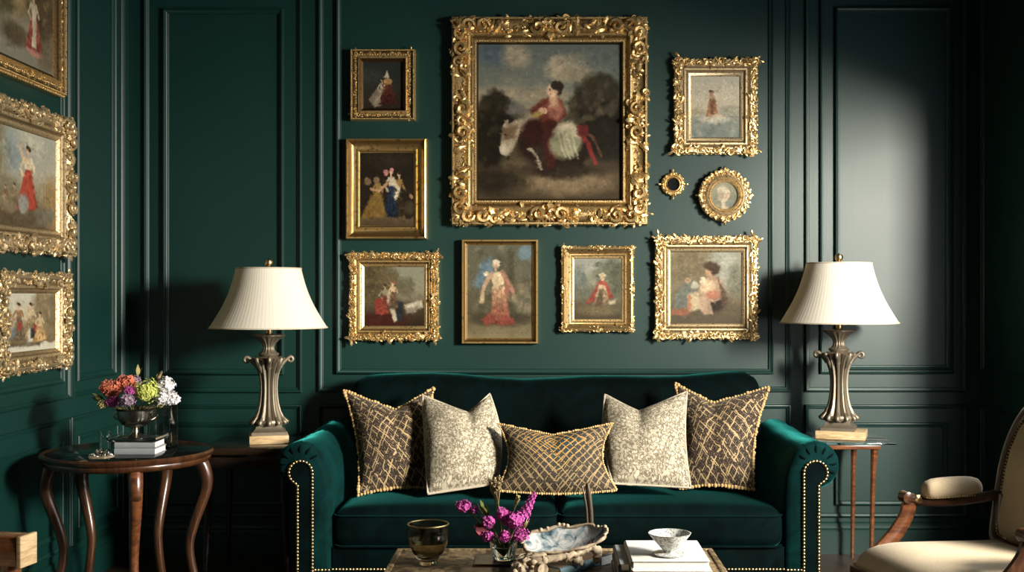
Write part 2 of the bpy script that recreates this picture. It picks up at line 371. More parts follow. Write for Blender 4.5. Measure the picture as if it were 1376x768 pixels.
# ------------------------------------------------------------------ painted canvases (colour laid on the canvas mesh)
def vnoise(h, w, cells, rng):
    g = rng.random((cells + 2, cells + 2)); y = np.linspace(0, cells, h); x = np.linspace(0, cells, w)
    yi = y.astype(int); xi = x.astype(int); fy = (y - yi)[:, None]; fx = (x - xi)[None, :]
    fy = fy * fy * (3 - 2 * fy); fx = fx * fx * (3 - 2 * fx)
    a = g[np.ix_(yi, xi)]; b = g[np.ix_(yi, xi + 1)]; c = g[np.ix_(yi + 1, xi)]; d = g[np.ix_(yi + 1, xi + 1)]
    return a * (1 - fx) * (1 - fy) + b * fx * (1 - fy) + c * (1 - fx) * fy + d * fx * fy
class Paint:
    def __init__(s, w, h, seed):
        s.w, s.h = w, h; s.rng = np.random.default_rng(seed); s.a = np.zeros((h, w, 3))
        s.U, s.V = np.meshgrid((np.arange(w) + .5) / w, (np.arange(h) + .5) / h)
        s.n1 = vnoise(h, w, 9, s.rng) - .5; s.n2 = vnoise(h, w, 9, s.rng) - .5; s.n3 = vnoise(h, w, 34, s.rng) - .5; s.n4 = vnoise(h, w, 34, s.rng) - .5
        s.n5 = vnoise(h, w, max(40, w // 2), s.rng) - .5
        s.asp = h / w; s.gain = .92
    def grad(s, stops):
        p = [q[0] for q in stops]; v = np.clip(s.V + .12 * s.n1 + .03 * s.n3, 0, 1)
        for c in range(3): s.a[..., c] = np.interp(v, p, [q[1][c] for q in stops])
        return s
    def put(s, m, col, mod=.14):
        m = np.clip(m, 0, 1)[..., None]; k = 1 + mod * (s.n3 + .45 * s.n5 + .7 * s.n1)[..., None] * 1.3
        s.a = s.a * (1 - m) + np.array(col)[None, None] * k * m; return s
    def ell(s, cx, cy, rx, ry, col, rot=0, soft=.3, al=1, rag=.04, mod=.14):
        du = s.U - cx + rag * (s.n1 * .6 + s.n3 * .3); dv = (s.V - cy + rag * (s.n2 * .6 + s.n4 * .3)) * s.asp; ry = ry * s.asp
        c, n = math.cos(rot), math.sin(rot); x = (du * c + dv * n) / rx; y = (-du * n + dv * c) / ry
        d = np.sqrt(x * x + y * y); return s.put(al * np.clip((1 - d) / soft + .5, 0, 1), col, mod)
    def poly(s, pts, col, soft=.015, al=1, rag=.02, mod=.14, col2=None):
        x = s.U + rag * (s.n1 * .5 + s.n3 * .4); y = s.V + rag * (s.n2 * .5 + s.n4 * .4); ins = np.zeros(x.shape, bool); dm = np.full(x.shape, 9.0); n = len(pts)
        for i in range(n):
            (x0, y0), (x1, y1) = pts[i], pts[(i + 1) % n]
            cond = (y0 > y) != (y1 > y); xx = (x1 - x0) * (y - y0) / (y1 - y0 + 1e-12) + x0; ins ^= cond & (x < xx)
            dx, dy = x1 - x0, y1 - y0; tt = np.clip(((x - x0) * dx + (y - y0) * dy) / (dx * dx + dy * dy + 1e-12), 0, 1)
            dm = np.minimum(dm, np.hypot(x - x0 - tt * dx, y - y0 - tt * dy))
        m = al * np.clip(np.where(ins, dm, -dm) / soft + .5, 0, 1)
        if col2 is not None:
            ys = [p[1] for p in pts]; k = np.clip((s.V - min(ys)) / (max(ys) - min(ys)), 0, 1)[..., None]
            mm = m[..., None]; kk = 1 + mod * (s.n3 + .45 * s.n5)[..., None] * 1.3
            s.a = s.a * (1 - mm) + (np.array(col) * (1 - k) + np.array(col2) * k) * kk * mm; return s
        return s.put(m, col, mod)
    def line(s, pts, wd, col, al=1, soft=None):
        dm = np.full(s.U.shape, 9.0); x = s.U + .012 * s.n3; y = s.V + .012 * s.n4
        for (x0, y0), (x1, y1) in zip(pts[:-1], pts[1:]):
            dx, dy = x1 - x0, y1 - y0; tt = np.clip(((x - x0) * dx + (y - y0) * dy) / (dx * dx + dy * dy + 1e-12), 0, 1)
            dm = np.minimum(dm, np.hypot(x - x0 - tt * dx, (y - y0 - tt * dy)))
        return s.put(al * np.clip((wd - dm) / (soft or wd * .6) + .5, 0, 1), col)
    def blobs(s, n, box, r, cols, al=.6):
        for _ in range(n):
            x = box[0] + s.rng.random() * (box[2] - box[0]); y = box[1] + s.rng.random() * (box[3] - box[1]); q = r * (.5 + s.rng.random())
            s.ell(x, y, q, q * (.5 + .6 * s.rng.random()), cols[s.rng.integers(len(cols))], s.rng.random() * 3, .7, al, .05)
        return s
    def person(s, x, y, k, robe, robe2, top, skin=(196, 158, 130), hair=(60, 45, 35), lean=0, spread=.16):
        """a loosely painted standing or seated figure, feet at (x, y), height k"""
        hx, hy = x + lean * k, y - k
        s.poly([(hx - .05 * k, hy + .32 * k), (hx + .07 * k, hy + .32 * k), (x + spread * 1.3 * k, y - .06 * k), (x + spread * k * .4, y), (x - spread * 1.4 * k, y)], robe, .02, 1, .03, .4, robe2)
        for q in (-.5, .1, .6): s.line([(hx + q * .06 * k, hy + .4 * k), (x + q * spread * 1.6 * k, y - .05 * k)], .008 * max(k, .5), tuple(min(255, c * 1.3) for c in robe), .5)
        s.poly([(hx - .09 * k, hy + .17 * k), (hx + .09 * k, hy + .17 * k), (hx + .08 * k, hy + .36 * k), (hx - .06 * k, hy + .36 * k)], top, .02, 1, .02)
        s.line([(hx - .08 * k, hy + .2 * k), (hx - .17 * k, hy + .36 * k), (hx - .10 * k, hy + .46 * k)], .025 * k, top); s.line([(hx + .08 * k, hy + .2 * k), (hx + .16 * k, hy + .38 * k)], .025 * k, top)
        s.ell(hx - .10 * k, hy + .47 * k, .025 * k, .02 * k, skin); s.ell(hx, hy + .135 * k, .025 * k, .045 * k, skin)
        s.ell(hx, hy + .06 * k, .052 * k, .058 * k, skin, 0, .3, 1, .01); s.ell(hx + .015 * k, hy + .028 * k, .056 * k, .042 * k, hair, .3, .3, 1, .01); return s
    def strokes(s, n, L=5, wd=1.6, amt=.16):
        h, w = s.h, s.w
        for _ in range(n):
            x, y = int(s.rng.integers(6, w - 6)), int(s.rng.integers(6, h - 6)); an = s.rng.normal(.5, .9); l_ = L * (.5 + s.rng.random()); r = int(l_ + wd + 2)
            x0, x1, y0, y1 = max(0, x - r), min(w, x + r), max(0, y - r), min(h, y + r); yy, xx = np.mgrid[y0:y1, x0:x1]
            ca, sa = math.cos(an), math.sin(an); u = (xx - x) * ca + (yy - y) * sa; v = -(xx - x) * sa + (yy - y) * ca
            m = np.clip(1.2 - np.sqrt((u / l_) ** 2 + (v / wd) ** 2), 0, 1)[..., None] * .75
            col = s.a[y, x] * (1 + amt * s.rng.normal()) + s.rng.normal(0, 3, 3); s.a[y0:y1, x0:x1] = s.a[y0:y1, x0:x1] * (1 - m) + col * m
        return s
    def lin(s):
        c = np.clip(np.clip(s.a, 0, 255) / 255 * 1.12 - .06, .015, 1); g = c.mean(-1, keepdims=True); c = (c * .68 + g * .32) * np.array([1.0, .97, .90]) * s.gain; return np.where(c <= .04045, c / 12.92, ((c + .055) / 1.055) ** 2.4)
def p_rider():
    p = Paint(230, 248, 3); p.gain = .98; p.grad([(0, (92, 106, 108)), (.22, (104, 113, 110)), (.36, (134, 128, 112)), (.46, (120, 112, 96)), (.52, (74, 66, 48)), (.8, (82, 69, 50)), (1, (70, 58, 42))])
    p.ell(.1, .06, .13, .07, (74, 95, 116), 0, .9, .8); p.ell(.27, .08, .10, .07, (150, 140, 122), .2, .7, .9); p.ell(.63, .15, .15, .085, (158, 147, 126), -.2, .5, .95); p.ell(.56, .12, .06, .06, (168, 156, 134), 0, .6, .8)
    p.ell(.7, .2, .13, .05, (138, 130, 112), 0, .8, .7); p.ell(.3, .32, .3, .04, (150, 138, 118), 0, .9, .7); p.ell(.85, .1, .2, .05, (96, 108, 110), 0, .9, .7)
    p.poly([(.12, .36), (.2, .345), (.31, .39), (.32, .45), (.1, .45)], (88, 90, 92), .03, .9); p.poly([(.18, .42), (.4, .42), (.4, .49), (.18, .49)], (112, 106, 98), .03, .7)
    p.ell(.84, .33, .16, .13, (62, 57, 44), 0, .35, 1, .1); p.ell(.72, .37, .10, .09, (70, 64, 50), 0, .4, 1, .1); p.ell(.9, .55, .2, .22, (42, 38, 28), 0, .4, 1, .1); p.ell(.72, .56, .14, .14, (40, 35, 26), 0, .5, 1, .08)
    p.blobs(40, (.64, .22, .98, .5), .025, [(84, 77, 60), (52, 47, 35), (96, 88, 68)], .5)
    p.ell(.12, .43, .10, .11, (52, 47, 34), 0, .4, 1, .1); p.ell(.07, .6, .17, .2, (40, 35, 24), 0, .4, 1, .1); p.ell(.2, .52, .1, .1, (38, 33, 24), 0, .5, 1, .08); p.blobs(25, (0, .34, .24, .8), .022, [(70, 62, 42), (34, 29, 20)], .5)
    p.ell(.55, .86, .42, .10, (112, 95, 72), 0, .8, .9); p.ell(.62, .9, .25, .06, (128, 110, 84), 0, .9, .8); p.ell(.12, .88, .22, .08, (46, 39, 26), 0, .8, .9); p.ell(.6, .81, .3, .05, (50, 40, 28), 0, .7, .9)
    p.ell(.45, .62, .17, .16, (48, 32, 24), .2, .3); p.ell(.62, .66, .16, .13, (44, 33, 24), 0, .35); p.poly([(.36, .62), (.46, .62), (.50, .84), (.44, .86)], (56, 42, 32), .02); p.poly([(.5, .68), (.58, .68), (.54, .82), (.5, .82)], (40, 30, 22), .02); p.poly([(.7, .7), (.76, .7), (.73, .8), (.7, .8)], (42, 32, 24), .02)
    p.poly([(.36, .45), (.46, .46), (.38, .53), (.29, .58), (.25, .68), (.2, .72), (.155, .70), (.165, .62), (.18, .53), (.24, .5)], (146, 134, 116), .02); p.poly([(.17, .54), (.28, .52), (.26, .61), (.18, .62)], (108, 84, 62), .03); p.ell(.19, .68, .04, .035, (170, 160, 145)); p.line([(.17, .63), (.27, .61), (.3, .56)], .004, (150, 138, 120), .6)
    p.ell(.2, .51, .012, .03, (150, 138, 120), .5); p.ell(.195, .585, .008, .006, (40, 30, 24)); p.line([(.36, .67), (.41, .72), (.44, .8)], .009, (150, 140, 122)); p.ell(.4, .57, .09, .09, (62, 28, 24), 0, .4)
    p.poly([(.44, .48), (.54, .46), (.57, .66), (.53, .8), (.48, .8), (.46, .64)], (74, 32, 26), .03)
    p.ell(.62, .62, .115, .125, (128, 128, 104), .2, .3); p.poly([(.56, .51), (.66, .5), (.71, .6), (.6, .56), (.52, .56)], (176, 162, 142), .03)
    for q in (0, .03, .06, .09): p.line([(.55 + q, .54), (.575 + q * 1.1, .64), (.61 + q, .73)], .007, (158, 158, 134), .7)
    p.poly([(.36, .42), (.45, .36), (.53, .335), (.59, .37), (.62, .46), (.57, .49), (.5, .48), (.45, .5), (.43, .45), (.37, .45)], (104, 46, 38), .015); p.ell(.54, .42, .055, .06, (150, 88, 74), 0, .5); p.poly([(.5, .35), (.54, .34), (.56, .4), (.5, .41)], (186, 140, 116), .02); p.line([(.47, .41), (.41, .45), (.46, .47)], .016, (112, 50, 40)); p.ell(.42, .455, .045, .02, (150, 126, 60), 0, .4); p.ell(.46, .435, .03, .02, (190, 148, 120))
    p.poly([(.505, .32), (.55, .31), (.56, .37), (.51, .37)], (178, 138, 112), .02, 1, .0); p.ell(.518, .297, .036, .045, (202, 164, 138), .15, .2, 1, .0); p.ell(.553, .268, .046, .032, (52, 46, 38), .25, .25, 1, .008); p.ell(.566, .298, .024, .034, (56, 44, 36), 0, .4, 1, .006); p.ell(.502, .292, .007, .005, (64, 44, 36), 0, .5, 1, 0); p.ell(.524, .291, .006, .004, (74, 50, 40), 0, .5, 1, 0); p.ell(.508, .307, .007, .010, (184, 142, 118), 0, .5, 1, 0); p.ell(.508, .322, .009, .004, (150, 72, 62), 0, .5, 1, 0); p.ell(.545, .31, .01, .014, (186, 146, 120), 0, .5, 1, 0)
    p.line([(.71, .54), (.78, .68), (.82, .76)], .016, (132, 42, 42)); p.line([(.73, .54), (.8, .6), (.86, .72)], .008, (96, 60, 50)); p.ell(.74, .56, .04, .04, (104, 36, 34), 0, .5)
    return p
def p_trio():
    p = Paint(96, 112, 5); p.grad([(0, (46, 54, 54)), (.5, (52, 56, 52)), (.8, (58, 50, 40)), (1, (50, 42, 34))]); p.ell(.2, .3, .3, .15, (66, 72, 70), 0, .9, .6)
    p.person(.40, .95, .6, (150, 138, 120), (110, 96, 80), (176, 164, 146), lean=.12); p.person(.64, .92, .66, (96, 48, 36), (66, 34, 28), (120, 60, 44), lean=-.06, spread=.3); p.ell(.62, .42, .1, .07, (176, 134, 74)); p.poly([(.52, .34), (.66, .34), (.6, .18)], (186, 176, 160), .02); p.poly([(.15, .8), (.4, .5), (.45, .85), (.3, .98)], (142, 130, 114), .03, .8); return p
def p_dance():
    p = Paint(104, 142, 7); p.grad([(0, (40, 34, 26)), (.45, (48, 40, 30)), (.84, (46, 37, 27)), (.88, (96, 80, 58)), (1, (82, 66, 46))]); p.ell(.5, .1, .5, .12, (56, 50, 38), 0, .9, .7)
    p.person(.72, .88, .62, (56, 46, 32), (60, 46, 30), (150, 118, 60)); p.person(.58, .88, .66, (38, 54, 84), (26, 36, 54), (186, 172, 152), hair=(190, 120, 130)); p.person(.27, .88, .56, (134, 104, 44), (104, 78, 34), (150, 120, 60), spread=.3, lean=.1)
    p.poly([(.2, .58), (.4, .55), (.5, .88), (.02, .9)], (126, 98, 42), .04, .9); p.ell(.14, .4, .06, .05, (120, 96, 70)); p.ell(.30, .38, .06, .05, (140, 110, 80)); p.ell(.48, .27, .05, .04, (196, 120, 120)); p.line([(.5, .42), (.36, .52), (.2, .5)], .02, (180, 130, 96)); p.ell(.92, .75, .1, .1, (70, 60, 46)); p.ell(.95, .6, .04, .03, (150, 116, 90)); p.line([(.6, .4), (.72, .5), (.66, .62)], .03, (200, 188, 168)); return p
def p_pair():
    p = Paint(112, 110, 9); p.grad([(0, (128, 132, 120)), (.5, (134, 132, 114)), (.62, (84, 72, 54)), (1, (52, 36, 26))]); p.ell(.2, .3, .32, .4, (86, 76, 50), 0, .5, 1, .12); p.ell(.4, .28, .2, .25, (96, 86, 60), 0, .6, .9, .12); p.ell(.68, .35, .15, .18, (98, 92, 72), 0, .6, .8, .1); p.blobs(30, (0, 0, .5, .55), .03, [(112, 98, 62), (70, 62, 42)], .5); p.ell(.85, .5, .2, .08, (112, 108, 92), 0, .8, .7)
    p.ell(.3, .9, .4, .12, (76, 32, 26), 0, .6, .9); p.poly([(.18, .56), (.32, .5), (.42, .78), (.2, .8)], (150, 48, 38), .03); p.poly([(.32, .42), (.5, .42), (.58, .88), (.5, .94), (.42, .7), (.3, .6)], (168, 160, 142), .02); p.poly([(.48, .56), (.64, .6), (.64, .9), (.56, .92)], (42, 46, 54), .03)
    p.person(.3, .8, .5, (120, 60, 48), (140, 50, 40), (150, 140, 116), lean=.08); p.person(.48, .72, .46, (110, 80, 60), (90, 70, 56), (190, 160, 130), hair=(150, 90, 70)); p.poly([(.66, .64), (.95, .56), (.98, .68), (.7, .76)], (166, 160, 146), .03); p.poly([(.7, .7), (.9, .66), (.86, .76), (.7, .78)], (126, 120, 110), .03); return p
def p_lady():
    p = Paint(126, 178, 11); p.grad([(0, (96, 98, 84)), (.4, (100, 98, 80)), (.74, (84, 78, 60)), (.82, (104, 96, 72)), (1, (128, 118, 88))]); p.blobs(70, (0, 0, 1, .72), .05, [(122, 118, 98), (78, 76, 60), (92, 96, 88), (136, 128, 104)], .5)
    p.poly([(.2, .2), (.36, .14), (.42, .3), (.2, .48), (.1, .42)], (92, 122, 148), .05, .95, .05); p.ell(.9, .08, .13, .08, (100, 128, 150), 0, .5, .9, .06); p.poly([(.62, .05), (.72, .05), (.72, .72), (.6, .72)], (78, 74, 58), .04, .7); p.blobs(20, (.7, .4, 1, .7), .05, [(140, 128, 104), (92, 86, 70)], .6)
    p.ell(.5, .8, .45, .06, (66, 58, 44), 0, .8, .8)
    p.poly([(.38, .44), (.58, .44), (.66, .82), (.5, .86), (.36, .84)], (196, 160, 126), .02, 1, .02, .3, (122, 50, 40)); p.poly([(.2, .8), (.34, .72), (.42, .82), (.3, .87)], (140, 66, 56), .03); p.poly([(.54, .76), (.7, .78), (.74, .84), (.52, .86)], (146, 64, 56), .03)
    for q in (.40, .46, .52, .57): p.line([(q, .48), (q + (q - .47) * .8, .8)], .007, (150, 84, 64), .7)
    p.poly([(.35, .3), (.54, .28), (.58, .42), (.4, .46)], (206, 184, 150), .02); p.line([(.37, .31), (.27, .42), (.23, .52)], .028, (190, 150, 122)); p.line([(.54, .3), (.64, .42), (.7, .5)], .03, (164, 116, 100)); p.poly([(.2, .52), (.26, .52), (.26, .62), (.19, .63)], (186, 166, 130), .02); p.ell(.29, .31, .04, .025, (214, 200, 176)); p.poly([(.56, .34), (.66, .46), (.64, .62), (.58, .5)], (150, 100, 84), .02)
    p.ell(.425, .21, .042, .036, (200, 160, 132), 0, .3, 1, .01); p.ell(.445, .185, .058, .026, (210, 200, 184), .2, .3, 1, .01); p.ell(.475, .21, .022, .03, (200, 188, 170), 0, .4, 1, .01); p.ell(.43, .26, .02, .025, (190, 150, 122)); return p
def p_cape():
    p = Paint(92, 118, 13); p.grad([(0, (140, 148, 148)), (.3, (150, 152, 142)), (.55, (110, 112, 98)), (.75, (96, 90, 70)), (1, (82, 72, 52))]); p.ell(.85, .3, .3, .3, (92, 98, 84), 0, .5, 1, .12); p.ell(.1, .35, .2, .22, (104, 116, 116), 0, .6, .9, .12); p.ell(.2, .55, .2, .12, (104, 108, 98), 0, .7, .8, .1); p.ell(.55, .27, .2, .1, (112, 116, 100), 0, .6, .8, .1); p.blobs(30, (.4, .1, 1, .6), .04, [(112, 116, 98), (76, 82, 70)], .5); p.ell(.5, .85, .4, .08, (120, 108, 80), 0, .8, .7)
    p.poly([(.52, .4), (.7, .4), (.84, .64), (.7, .68), (.6, .55), (.45, .7), (.24, .76)], (158, 66, 54), .02); p.poly([(.54, .42), (.66, .42), (.76, .74), (.62, .78), (.4, .76)], (188, 168, 138), .02, 1, .02, .3, (128, 104, 80)); p.poly([(.54, .52), (.62, .5), (.6, .8), (.44, .78)], (86, 70, 52), .03, .8); p.poly([(.48, .42), (.54, .36), (.66, .36), (.72, .46), (.6, .44)], (166, 74, 60), .02); p.ell(.6, .33, .05, .04, (196, 160, 132)); p.ell(.6, .28, .09, .03, (184, 172, 142)); p.ell(.61, .255, .045, .025, (176, 164, 136)); p.poly([(.72, .7), (.9, .66), (.86, .74), (.76, .76)], (170, 158, 138), .03); return p
def p_seated():
    p = Paint(128, 130, 15); p.grad([(0, (132, 122, 100)), (.5, (130, 122, 102)), (.78, (100, 90, 72)), (1, (92, 82, 66))]); p.ell(.78, .2, .26, .28, (150, 156, 152), 0, .7, .95, .08); p.ell(.95, .4, .14, .24, (116, 120, 106), 0, .6, .9, .1); p.ell(.2, .2, .3, .3, (118, 106, 80), 0, .7, .8, .1); p.blobs(25, (0, 0, .55, .6), .05, [(140, 128, 102), (108, 98, 76)], .5)
    p.poly([(.04, .82), (.06, .62), (.2, .42), (.3, .38), (.36, .5), (.28, .82)], (104, 112, 108), .03); p.poly([(.24, .6), (.4, .54), (.44, .8), (.24, .84)], (178, 162, 134), .03); p.line([(.27, .62), (.27, .78)], .02, (186, 112, 84)); p.ell(.34, .47, .06, .05, (160, 160, 150)); p.ell(.14, .84, .14, .05, (146, 92, 70), 0, .6); p.ell(.24, .4, .05, .04, (180, 146, 116))
    p.ell(.62, .68, .16, .16, (62, 52, 42), 0, .3); p.poly([(.42, .4), (.6, .32), (.72, .4), (.8, .62), (.62, .7), (.42, .7)], (168, 138, 116), .03); p.ell(.52, .5, .11, .12, (196, 170, 140), 0, .5); p.poly([(.44, .6), (.52, .58), (.6, .86), (.48, .88), (.4, .78)], (166, 138, 120), .03); p.ell(.6, .6, .1, .07, (172, 104, 84), 0, .5, .9); p.poly([(.66, .36), (.78, .56), (.82, .72), (.72, .76), (.7, .52)], (98, 78, 62), .03); p.ell(.54, .28, .055, .06, (190, 150, 122), 0, .3, 1, .01); p.ell(.58, .21, .12, .06, (84, 66, 48), .2, .4); p.ell(.62, .26, .06, .07, (78, 60, 46), 0, .4); p.ell(.45, .4, .04, .05, (214, 196, 170)); return p
def p_sea():
    p = Paint(94, 118, 17); p.grad([(0, (186, 186, 176)), (.45, (192, 184, 168)), (.66, (164, 164, 152)), (.72, (134, 144, 142)), (1, (116, 130, 132))]); p.ell(.72, .25, .3, .16, (202, 194, 178), 0, .8, .7); p.ell(.12, .58, .16, .06, (168, 156, 130), 0, .6, .8, .06); p.ell(.82, .56, .25, .08, (156, 156, 144), 0, .6, .8, .06); p.line([(0, .67), (1, .66)], .008, (126, 132, 128), .8)
    p.ell(.5, .7, .3, .06, (196, 192, 182), 0, .6, .9); p.blobs(25, (0, .74, 1, 1), .06, [(104, 120, 124), (150, 158, 156)], .5); p.poly([(.38, .36), (.5, .36), (.55, .64), (.3, .66)], (150, 100, 74), .02, 1, .02, .3, (172, 120, 88)); p.poly([(.40, .4), (.48, .4), (.47, .66), (.4, .66)], (126, 80, 60), .02, .8); p.ell(.42, .285, .045, .045, (186, 142, 118), 0, .3, 1, .01); p.ell(.42, .25, .05, .025, (120, 80, 64)); p.ell(.43, .34, .06, .03, (184, 150, 122)); p.ell(.56, .65, .16, .025, (196, 176, 160), .1, .5); return p
def p_bust():
    p = Paint(64, 68, 19); p.grad([(0, (138, 140, 124)), (1, (112, 118, 108))]); p.ell(.5, .98, .36, .26, (128, 128, 118), 0, .4); p.poly([(.36, .6), (.6, .6), (.62, .98), (.4, .98)], (186, 172, 152), .04); p.ell(.52, .44, .16, .2, (188, 168, 148), 0, .3, 1, .02); p.ell(.42, .33, .2, .17, (176, 170, 156), .4, .4); p.ell(.34, .5, .09, .2, (160, 150, 134), 0, .5); p.ell(.46, .44, .02, .012, (80, 64, 54), 0, .4, 1, 0); p.ell(.59, .44, .02, .012, (80, 64, 54), 0, .4, 1, 0); p.ell(.54, .56, .035, .012, (160, 100, 90), 0, .4, 1, 0); p.ell(.54, .49, .015, .03, (170, 146, 126), 0, .5, 1, 0); p.ell(.62, .78, .14, .1, (120, 132, 134), 0, .5); return p
def p_path():
    p = Paint(150, 120, 21); p.grad([(0, (116, 104, 76)), (.5, (112, 98, 70)), (.62, (132, 128, 112)), (1, (120, 122, 112))]); p.ell(.86, .35, .2, .5, (84, 70, 50), 0, .5, 1, .1); p.ell(.3, .3, .3, .3, (150, 128, 92), 0, .6, .8, .12); p.ell(.15, .5, .2, .2, (80, 78, 50), 0, .6, .8, .1); p.blobs(50, (0, 0, 1, .6), .05, [(96, 84, 56), (150, 128, 90), (70, 64, 42)], .5); p.ell(.38, .78, .2, .1, (80, 68, 46), 0, .6, .8); p.ell(.9, .85, .2, .14, (104, 96, 76), 0, .7, .9)
    p.person(.68, .86, .52, (150, 62, 56), (132, 60, 54), (164, 152, 132), spread=.2); p.poly([(.66, .5), (.72, .5), (.72, .82), (.65, .82)], (172, 164, 146), .02); p.ell(.69, .87, .12, .03, (168, 110, 100), 0, .6); return p
def p_torch():
    p = Paint(150, 104, 23); p.grad([(0, (150, 158, 156)), (.4, (158, 160, 150)), (.62, (148, 138, 112)), (.8, (112, 98, 74)), (1, (84, 72, 56))]); p.ell(.3, .25, .3, .2, (118, 138, 152), 0, .9, .8); p.ell(.6, .12, .2, .12, (176, 174, 164), 0, .8, .7); p.ell(.05, .3, .2, .5, (128, 122, 96), 0, .6, .9, .1); p.ell(.93, .74, .12, .3, (150, 120, 76), 0, .7, .9, .08); p.ell(.25, .62, .2, .1, (116, 112, 92), 0, .7, .8, .1); p.ell(.75, .88, .25, .08, (108, 104, 92), -.2, .6); p.ell(.4, .92, .3, .1, (92, 80, 60), 0, .6)
    for q in (.8, .84, .88): p.line([(q, .5), (q + .01, .75)], .004, (110, 96, 70))
    p.person(.56, .82, .66, (176, 66, 46), (150, 50, 38), (196, 182, 156), spread=.17); p.line([(.54, .32), (.47, .26), (.45, .16)], .014, (196, 160, 130)); p.poly([(.5, .48), (.6, .48), (.68, .8), (.42, .8)], (178, 64, 46), .02); p.ell(.5, .76, .07, .1, (128, 132, 130), .3, .4); p.person(.36, .85, .28, (112, 96, 76), (86, 72, 58), (140, 118, 90)); p.person(.24, .86, .26, (140, 124, 96), (100, 84, 62), (120, 90, 66)); p.ell(.3, .8, .1, .08, (122, 108, 84), 0, .5); return p
def p_picnic():
    p = Paint(144, 96, 25); p.grad([(0, (172, 176, 170)), (.35, (176, 172, 156)), (.6, (132, 118, 90)), (.84, (112, 98, 74)), (.87, (176, 178, 172)), (1, (186, 188, 182))]); p.ell(.78, .3, .25, .35, (128, 114, 86), 0, .5, 1, .12); p.ell(.95, .4, .15, .4, (114, 102, 78), 0, .5, 1, .1); p.ell(.1, .6, .15, .2, (150, 140, 112), 0, .6, .9, .1); p.blobs(25, (.5, .05, 1, .6), .05, [(150, 134, 100), (106, 96, 74)], .5)
    p.person(.28, .8, .62, (112, 96, 76), (96, 84, 66), (150, 110, 76), spread=.15); p.ell(.3, .56, .04, .08, (164, 64, 50)); p.poly([(.15, .62), (.24, .54), (.22, .72), (.1, .8)], (96, 106, 120), .03); p.person(.5, .8, .62, (150, 128, 96), (124, 100, 72), (188, 170, 138)); p.poly([(.46, .62), (.56, .58), (.54, .84), (.44, .84)], (182, 182, 176), .03); p.poly([(.5, .6), (.62, .58), (.58, .76), (.5, .78)], (56, 54, 54), .03); p.ell(.6, .6, .05, .08, (158, 50, 40)); p.person(.68, .84, .5, (176, 150, 108), (180, 140, 84), (196, 176, 142), spread=.2); p.ell(.3, .88, .4, .03, (84, 72, 54), 0, .6, .7); return p

def canvas_mesh(p, w, h, parent, y, round_=False):
    p.strokes(p.w * p.h // 16, 4, 1.2, .08); nx, ny = p.w, p.h; lin = p.lin()[::-1]
    xs = np.linspace(-w / 2, w / 2, nx); zs = np.linspace(-h / 2, h / 2, ny); X, Z = np.meshgrid(xs, zs)
    if round_:
        a = X / (w / 2); b = Z / (h / 2); X = a * np.sqrt(1 - b * b / 2) * w / 2; Z = b * np.sqrt(1 - a * a / 2) * h / 2
        fx = np.clip(((X / w) + .5) * (nx - 1), 0, nx - 1).astype(int); fz = np.clip(((Z / h) + .5) * (ny - 1), 0, ny - 1).astype(int); lin = lin[fz, fx]
    co = np.stack([X, np.full_like(X, y), Z], -1).reshape(-1, 3).astype(np.float32)
    i = (np.arange(ny - 1)[:, None] * nx + np.arange(nx - 1)[None]).ravel(); q = np.stack([i, i + 1, i + nx + 1, i + nx], -1)
    me = bpy.data.meshes.new('canvas'); me.vertices.add(len(co)); me.vertices.foreach_set('co', co.ravel())
    me.loops.add(q.size); me.loops.foreach_set('vertex_index', q.ravel().astype(np.int32)); me.polygons.add(len(q)); me.polygons.foreach_set('loop_start', (np.arange(len(q)) * 4).astype(np.int32)); me.update(calc_edges=True)
    at = me.color_attributes.new('paint', 'FLOAT_COLOR', 'POINT'); at.data.foreach_set('color', np.concatenate([lin.reshape(-1, 3), np.ones((nx * ny, 1))], 1).astype(np.float32).ravel())
    me.materials.append(M['canvas']); me.validate(); o = bpy.data.objects.new('canvas', me); COL.objects.link(o); o.parent = parent; return o

# ------------------------------------------------------------------ carved ornament
rnd = random.Random(4)
def leaf_piece(L, B, H, curl=.5, lobes=3):
    mb = MB(); nu, nv = 8, 5; vs = []; fs = []
    for i in range(nu):
        u = i / (nu - 1); b = B * (.25 + .75 * u ** .6) * math.sqrt(max(0, 1 - max(0, (u - .5) / .5) ** 2.4)) * (1 + .2 * math.sin(u * lobes * 2 * PI + .6)); b = max(b, B * .05)
        z = H * (.35 + .65 * math.sin(PI * (u * .8 + .1))) + H * curl * u * u; x = L * (u - curl * .12 * u * u)
        for j in range(nv):
            v = j / (nv - 1) * 2 - 1
            vs.append((x, v * b / 2 + 0, z * (1 - .75 * v * v) - .22 * H * (1 if abs(v) < .1 else 0)))
    for i in range(nu - 1):
        for j in range(nv - 1): a = i * nv + j; fs.append((a, a + nv, a + nv + 1, a + 1))
    return mb.add(vs, fs)
def scroll_piece(Rr, th, H, turns=1.25, hand=1):
    n = 18; pts = []; rad = []
    for i in range(n):
        u = i / (n - 1); a = turns * 2 * PI * u; r = Rr * (1 - .8 * u)
        pts.append((r * math.cos(a), hand * r * math.sin(a), H * (.5 + .4 * u))); rad.append(th * (.35 + .65 * math.sin(PI * (.15 + .8 * u))))
    rad[-1] = th * .9
    return MB().tube(pts, rad, 6)
def bead_piece(r, H): return MB().sphere((0, 0, 0), (r, r, H), 7, 3, None, True)
